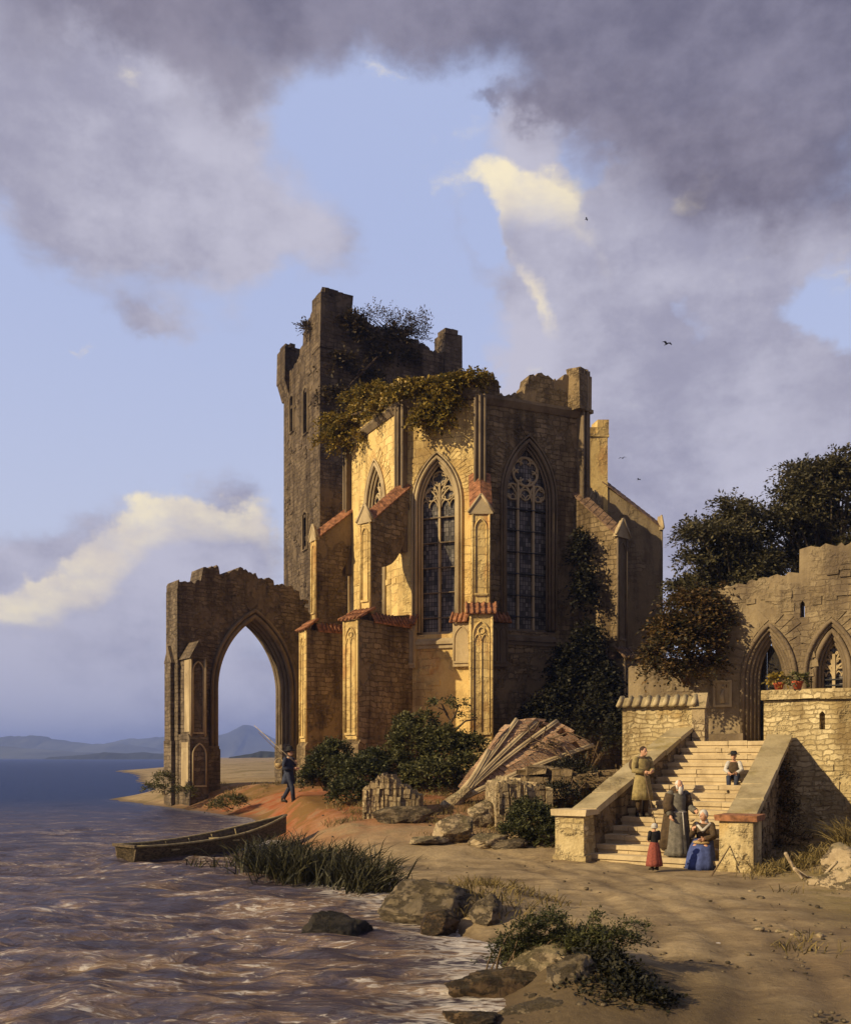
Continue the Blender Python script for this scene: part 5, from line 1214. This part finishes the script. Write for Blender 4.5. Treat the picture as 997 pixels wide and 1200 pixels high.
def figure(name_label, loc, rotz, J, parts, scale=1.0, hair='hair_dark', skin='skin', face=(0, -1, 0), hands=True, group=None):
    root = thing('person', name_label, 'person', loc, rotz); root.scale = (scale,)*3
    J = {k: Vector(v) for k, v in J.items()}; b = MB()
    pe, ch, nk, hd = J['pelvis'], J['chest'], J['neck'], J['head']
    b.ball(pe, (.155, .11, .13)); b.ball(pe.lerp(ch, .5), (.135, .10, .16)); b.ball(ch, (.165, .115, .17)); b.ball(ch.lerp(nk, .6), (.14, .09, .09))
    b.tube([ch.lerp(nk, .6), nk, nk.lerp(hd, .6)], [.06, .055, .052], 10)
    fd = Vector(face).normalized(); rt = fd.cross(Vector((0, 0, 1))).normalized()
    b.ball(hd, (.076, .092, .115), 14, 10); b.ball(hd+fd*.035+Vector((0, 0, -.06)), (.05, .05, .05)); b.tube([hd+fd*.085+Vector((0, 0, .015)), hd+fd*.115+Vector((0, 0, -.025)), hd+fd*.09+Vector((0, 0, -.03))], [.010, .017, .012], 6)
    b.tube([hd+fd*.088+rt*.025+Vector((0, 0, -.062)), hd+fd*.095+Vector((0, 0, -.06)), hd+fd*.088-rt*.025+Vector((0, 0, -.062))], .010, 6)
    for s in (-1, 1): b.ball(hd+rt*s*.078+fd*(-.005), (.016, .02, .03), 6, 5)
    for s in 'LR':
        sg = -1 if s == 'L' else 1
        b.tube([J['sh'+s], J['sh'+s].lerp(J['el'+s], .5), J['el'+s], J['el'+s].lerp(J['wr'+s], .4), J['wr'+s]], [.062, .050, .042, .042, .029], 9); b.ball(J['sh'+s], .065)
        b.tube([J['hip'+s], J['hip'+s].lerp(J['kn'+s], .5), J['kn'+s], J['kn'+s].lerp(J['an'+s], .35), J['an'+s]], [.092, .078, .056, .058, .040], 10)
        b.tube([J['an'+s]+Vector((0, .02, -.03)), J['an'+s].lerp(J['to'+s], .5)+Vector((0, 0, -.0)), J['to'+s]], [.045, .042, .034], 8)
        if hands: hand(b, J['wr'+s], J['wr'+s]-J['el'+s]+Vector(J.get('hd'+s, (0, 0, 0))), J.get('pn'+s, Vector((-sg, -.4, 0))), .7)
    body = b.build('body', M[skin], root, local=True, uv=False)
    rm = body.modifiers.new('Remesh', 'REMESH'); rm.mode = 'VOXEL'; rm.voxel_size = .011; rm.use_smooth_shade = True
    sm_ = body.modifiers.new('Smooth', 'SMOOTH'); sm_.iterations = 2; sm_.factor = .4
    for s in (-1, 1):
        e = MB(); e.ball(hd+fd*.083+rt*s*.031+Vector((0, 0, .012)), (.012, .010, .009), 6, 5); e.build('eye', M['eye'], root, local=True, uv=False)
    if hair:
        h_ = MB(); h_.ball(hd-fd*.02+Vector((0, 0, .03)), (.086, .095, .098), 12, 9); h_.build('hair', M[hair], root, local=True, uv=False)
    for nm, mt, fn in parts:
        q = MB(); fn(q, J); q.build(nm, M[mt], root, local=True, uv=False)
    return root
ST = dict(head=(0, -.02, 1.61), neck=(0, .0, 1.47), chest=(0, .0, 1.27), pelvis=(0, 0, .96), shL=(-.18, 0, 1.40), shR=(.18, 0, 1.40), elL=(-.24, .02, 1.13), elR=(.24, .02, 1.13), wrL=(-.22, -.10, .90), wrR=(.22, -.10, .90),
          hipL=(-.09, 0, .93), hipR=(.09, 0, .93), knL=(-.10, -.02, .50), knR=(.10, -.02, .50), anL=(-.10, .03, .09), anR=(.10, .03, .09), toL=(-.12, -.13, .035), toR=(.12, -.13, .035))
def jj(**k): d = dict(ST); d.update(k); return d
def sleeves(r0=.085, r1=.065, upto=.95):
    def fn(q, J):
        for s in 'LR': q.tube([J['sh'+s]+Vector((0, 0, .01)), J['sh'+s].lerp(J['el'+s], .5), J['el'+s], J['el'+s].lerp(J['wr'+s], upto)], [r0, r0*.95, r0*.85, r1], 12); q.ball(J['sh'+s], r0)
    return fn
def torso(q, J, rx=.19, ry=.14):
    pe, ch, nk = J['pelvis'], J['chest'], J['neck']
    q.loft([(pe.x, pe.y, pe.z-.08, rx*.95, ry), (pe.x, pe.y, pe.z+.08, rx*.88, ry*.98), (*(pe.lerp(ch, .6)), rx*.92, ry), (ch.x, ch.y, ch.z+.05, rx*1.05, ry*1.02), (ch.x, ch.y, ch.z+.14, rx*.98, ry*.85), (nk.x, nk.y, nk.z-.03, .085, .08)], 20)
def trousers(q, J, r=(.105, .09, .075, .065)):
    for s in 'LR': q.tube([J['hip'+s]+Vector((0, 0, .04)), J['hip'+s].lerp(J['kn'+s], .5), J['kn'+s], J['kn'+s].lerp(J['an'+s], .9)], r, 12)
    q.ball(J['pelvis'], (.165, .125, .13))
def boot(s):
    def fn(q, J):
        q.tube([J['an'+s]+Vector((0, 0, .10)), J['an'+s]+Vector((0, .015, -.02))], [.058, .056], 9); q.tube([J['an'+s]+Vector((0, .05, -.045)), J['an'+s].lerp(J['to'+s], .5), J['to'+s]+Vector((0, -.015, 0))], [.045, .05, .038], 9)
    return fn
def hat(brim, crown, hgt, dz=.07, tilt=0):
    def fn(q, J):
        h_ = J['head']; x, y, z = h_.x, h_.y+.01, h_.z+dz
        q.loft([(x, y, z-.012, brim*.97, brim*.97), (x, y, z, brim, brim), (x, y, z+.018, brim*.8, brim*.82), (x, y, z+.03, crown, crown*1.05), (x, y, z+hgt*.7, crown*.95, crown), (x, y, z+hgt, crown*.7, crown*.75)], 22)
    return fn

# fisherman striding along the lake path
fx, fy = -4.8, 33.0; fz = gz(fx, fy)
Jf = jj(hipL=(-.08, 0, .93), hipR=(.08, 0, .93), knL=(-.09, -.20, .52), anL=(-.10, -.26, .09), toL=(-.11, -.43, .035), knR=(.09, .04, .50), anR=(.10, .30, .12), toR=(.10, .16, .035),
        elR=(.24, .06, 1.15), wrR=(.06, -.22, 1.30), elL=(-.24, .04, 1.13), wrL=(-.06, -.26, 1.12), chest=(0, -.02, 1.27), head=(0, -.05, 1.61))
figure('man in dark blue coat and black hat walking with fishing rods on his shoulder', (fx, fy, fz), R(62), Jf, [
    ('coat', 'navy', lambda q, J: (torso(q, J), q.loft([(0, .03, .62, .23, .21, 1), (0, .02, .78, .21, .18, .6), (0, 0, .95, .175, .14, .2), (0, 0, 1.05, .17, .135, 0)], 28, 6, .07), sleeves(.078, .06)(q, J))),
    ('trousers', 'navy', trousers), ('boot', 'bootleather', boot('L')), ('boot', 'bootleather', boot('R')), ('hat', 'black', hat(.18, .10, .15)), ('neckcloth', 'whitecloth', lambda q, J: q.tube([J['neck']+Vector((0, -.01, -.02)), J['neck']+Vector((0, -.02, .03))], [.068, .06], 10))], scale=1.10)
def rod(name, label, p, q_, r, mat, cat):
    m_ = MB(); p, q_ = Vector(p), Vector(q_); m_.tube([p, p.lerp(q_, .5)+Vector((0, 0, -.01)), q_], [r, r*.8, r*.45], 6); return tag(m_.build(name, M[mat], uv=False), label, cat)
rod('fishing_rod', 'long pale fishing rod sloping over the walking man', at(349, 896, 32.75), at(298, 850, 33.2), .022, 'palebranch', 'fishing rod')
rod('net_pole', 'thinner dark net pole sloping below the fishing rod', at(346, 899, 32.9), at(303, 858, 33.3), .015, 'wood', 'pole')
m_ = MB(); c = at(327, 895, 33.1)
m_.tube([c+Vector((.15*math.cos(a), .05*math.sin(a), .19*math.sin(a))) for a in np.linspace(0, 2*math.pi, 21)], .018, 6); m_.loft([(c.x, c.y+.02, c.z-.16, .07, .06), (c.x, c.y+.02, c.z-.06, .13, .09), (c.x, c.y+.02, c.z+.02, .14, .10)], 14)
tag(m_.build('creel_basket', M['wicker'], uv=False), 'round wicker creel slung behind the walking man', 'basket')

# monk in grey habit and brown cloak
Jm = jj(wrR=(.28, -.28, 1.02), elR=(.27, -.02, 1.12), wrL=(-.24, -.12, .92), head=(0, -.05, 1.60), hdR=(0, -.2, 0))
face_m = (.15, -1, -.1)
def beard(q, J):
    h_ = J['head']; q.ball(h_+Vector((.005, -.075, -.12)), (.06, .045, .10), 10, 8); q.ball(h_+Vector((0, .01, .015)), (.084, .092, .10), 10, 8); q.tube([h_+Vector((.07, -.03, .0)), h_+Vector((.06, -.06, -.09))], .025, 6); q.tube([h_+Vector((-.07, -.03, .0)), h_+Vector((-.06, -.06, -.09))], .025, 6)
figure('white bearded monk in grey habit and brown hooded cloak handing out alms', (5.62, 20.93, CZ+ZS+RI+.005), R(12), Jm, [
    ('habit', 'greyrobe', lambda q, J: (torso(q, J, .19, .14), q.loft([(0, -.01, .03, .30, .25, 1), (0, -.01, .12, .285, .24, 1), (0, -.01, .5, .24, .20, .8), (0, 0, .85, .205, .165, .5), (0, 0, 1.05, .18, .145, .1)], 40, 11, .05, .4), sleeves(.085, .075)(q, J))),
    ('cloak', 'brownrobe', lambda q, J: (q.loft([(0, .14, .18, .38, .22, 1), (0, .13, .5, .34, .20, .9), (0, .10, .9, .29, .17, .6), (0, .05, 1.25, .25, .15, .3), (0, .02, 1.40, .21, .13, .1), (0, .02, 1.47, .12, .11, 0)], 36, 9, .05, 1.1), q.tube([J['shL'], J['elL']+Vector((0, 0, .05)), J['wrL']+Vector((0, .04, .1))], [.11, .12, .13], 10), q.tube([J['shR'], J['elR']+Vector((0, .02, 0))], [.11, .10], 10))),
    ('hood', 'brownrobe', lambda q, J: q.ball(J['neck']+Vector((0, .07, .02)), (.14, .11, .09), 12, 8)), ('beard', 'hair_grey', beard), ('shoe', 'bootleather', boot('L')), ('shoe', 'bootleather', boot('R')),
    ('cord', 'whitecloth', lambda q, J: (q.tube([(.19*math.cos(a), .15*math.sin(a)-.003, 1.0) for a in np.linspace(0, 6.283, 17)], .014, 5), q.tube([(.03, -.165, 1.0), (.03, -.21, .75), (.035, -.235, .5)], .012, 5)))], scale=1.0, hair=None, face=face_m)
m_ = MB(); c = at(810, 963, 20.55); m_.loft([(c.x, c.y, c.z, .02, .02), (c.x, c.y, c.z+.02, .05, .05), (c.x, c.y, c.z+.055, .072, .072), (c.x, c.y, c.z+.05, .06, .06), (c.x, c.y, c.z+.02, .03, .03)], 14)
tag(m_.build('alms_bowl', M['trim'], uv=False), 'small pale bowl passing between the monk and the seated woman', 'bowl')

# pilgrim on the stairs
zp = CZ+ZS+RI*5
Jp = jj(wrL=(-.10, -.24, 1.10), elL=(-.26, -.03, 1.14), wrR=(.12, -.25, 1.12), elR=(.26, -.03, 1.14), head=(.01, -.05, 1.60))
figure('man in olive green coat leaning on a staff high on the stairs', (5.28, 22.9, zp+.005), R(20), Jp, [
    ('coat', 'olive', lambda q, J: (torso(q, J, .195, .145), q.loft([(0, .0, .42, .28, .22, 1), (0, 0, .6, .26, .21, .9), (0, 0, .85, .215, .17, .5), (0, 0, 1.04, .185, .15, .1)], 36, 8, .05, .8), sleeves(.085, .065)(q, J))),
    ('trousers', 'brownrobe', trousers), ('boot', 'bootleather', boot('L')), ('boot', 'bootleather', boot('R')), ('collar', 'brownrobe', lambda q, J: q.loft([(0, 0, 1.36, .19, .13), (0, 0, 1.42, .15, .11), (0, 0, 1.48, .09, .085)], 18)), ('bag', 'brownrobe', lambda q, J: q.ball((-.14, .17, 1.28), (.12, .09, .15), 10, 8))], hair='hair_dark', face=(.25, -1, -.15))
rod('walking_staff', 'long thin staff slanting in front of the man in the olive coat', (5.26, 22.62, zp+1.12), (5.50, 22.45, zp-.17), .016, 'wood', 'staff')

# seated woman with a blue skirt
Jw = jj(pelvis=(0, 0, .50), chest=(0, -.04, .80), neck=(0, -.07, 1.01), head=(0, -.10, 1.15), shL=(-.16, -.05, .94), shR=(.16, -.05, .94), elL=(-.23, -.16, .72), elR=(.23, -.14, .70), wrL=(-.16, -.36, .86), wrR=(.08, -.40, .66),
        hipL=(-.09, -.02, .48), hipR=(.09, -.02, .48), knL=(-.11, -.42, .50), knR=(.11, -.42, .50), anL=(-.12, -.48, .10), anR=(.10, -.46, .10), toL=(-.13, -.63, .035), toR=(.11, -.61, .035))
def wskirt(q, J):
    q.loft([(0, -.36, .015, .33, .36, 1), (0, -.35, .15, .31, .33, 1), (0, -.32, .35, .285, .30, .7), (0, -.24, .50, .25, .28, .5), (0, -.12, .60, .22, .20, .3), (0, -.03, .66, .17, .13, 0)], 36, 9, .06, .3)
figure('seated old woman in blue skirt and white headscarf by the right stair post', (6.13, 20.66, CZ+ZS-.02), R(-28), Jw, [
    ('skirt', 'bluecloth', wskirt), ('bodice', 'brownrobe', lambda q, J: (torso(q, J, .18, .14), sleeves(.078, .06)(q, J))), ('shoe', 'bootleather', boot('L')), ('shoe', 'bootleather', boot('R')),
    ('headscarf', 'whitecloth', lambda q, J: (q.ball(J['head']+Vector((0, .025, .02)), (.102, .105, .118), 14, 10), q.tube([J['head']+Vector((0, .05, -.08)), J['neck']+Vector((0, .06, -.06))], [.08, .11], 10))),
    ('shawl', 'whitecloth', lambda q, J: q.tube([J['shL']+Vector((0, -.06, .05)), J['chest']+Vector((0, -.15, .02)), J['shR']+Vector((0, -.06, .05))], [.03, .05, .03], 8)),
    ('apron', 'wicker', lambda q, J: q.ball((0, -.34, .585), (.18, .14, .05), 12, 8))], hair=None, face=(-.55, -1, .1))
rod('crutch', 'wooden walking stick leaning against the right stair post', wat(832, 1028, CZ+ZS), (6.42, 19.68, CZ-1.78), .02, 'wood', 'stick')

# girl in red
Jg = jj(head=(0, -.01, 1.60), elL=(-.22, -.02, 1.16), wrL=(-.12, -.2, 1.05), elR=(.22, -.02, 1.16), wrR=(.12, -.2, 1.08))
figure('little girl in red skirt and white cap seen from behind', (4.80, 19.72, CZ+ZS+.035), R(200), Jg, [
    ('skirt', 'redcloth', lambda q, J: q.loft([(0, 0, .16, .31, .27, 1), (0, 0, .3, .295, .26, 1), (0, 0, .7, .24, .20, .8), (0, 0, 1.02, .165, .13, .2), (0, 0, 1.06, .15, .12, 0)], 36, 10, .05)),
    ('bodice', 'black', lambda q, J: (torso(q, J, .175, .13), sleeves(.07, .05, .45)(q, J))), ('shoe', 'bootleather', boot('L')), ('shoe', 'bootleather', boot('R')),
    ('cap', 'whitecloth', lambda q, J: (q.ball(J['head']+Vector((0, .02, .03)), (.118, .118, .118), 14, 10), q.loft([(J['head'].x, .0, 1.55, .10, .11), (J['head'].x, .0, 1.585, .13, .135), (J['head'].x, .0, 1.60, .12, .12)], 16)))], scale=.57)
# boy sitting on the steps
Jb = jj(pelvis=(0, 0, .47), chest=(0, -.05, .78), neck=(0, -.08, .99), head=(0, -.12, 1.13), shL=(-.16, -.06, .92), shR=(.16, -.06, .92), elL=(-.25, -.12, .70), elR=(.25, -.12, .70), wrL=(-.12, -.36, .62), wrR=(.12, -.36, .62),
        hipL=(-.09, -.02, .46), hipR=(.09, -.02, .46), knL=(-.12, -.40, .50), knR=(.12, -.40, .50), anL=(-.10, -.46, .10), anR=(.10, -.44, .10), toL=(-.11, -.61, .035), toR=(.11, -.59, .035))
bl = SB+SDIR*(9*TR+.08)+SLAT*.78
figure('boy in dark hat and waistcoat sitting on the steps near the right parapet', (bl.x, bl.y, CZ+ZS+RI*8+.01), R(-25), Jb, [
    ('shirt', 'whitecloth', lambda q, J: sleeves(.075, .055)(q, J)), ('waistcoat', 'brownrobe', lambda q, J: torso(q, J, .175, .135)), ('trousers', 'navy', trousers), ('boot', 'bootleather', boot('L')), ('boot', 'bootleather', boot('R')), ('hat', 'black', hat(.19, .10, .11))], scale=.80)

# ------------------------------------------------------------------ air
HAZE = 2.8e-4
hz = MB(); hz.box(Fr(0, 0, 1, 0, 0), -6500, 3200, -9500, 60, -4, 175)
hzm, t, out = new_mat('haze_air')
pv = t.n('ShaderNodeVolumePrincipled', {'Color': (.34, .47, 1.0), 'Density': HAZE, 'Anisotropy': .0})
t.nt.links.new(pv.outputs[0], out.inputs[1])
o = hz.build('haze', hzm, uv=False); o['kind'] = 'stuff'
sc.cycles.volume_bounces = 0; sc.cycles.max_bounces = 6; sc.cycles.diffuse_bounces = 3; sc.cycles.glossy_bounces = 3; sc.cycles.transmission_bounces = 2; sc.cycles.transparent_max_bounces = 8
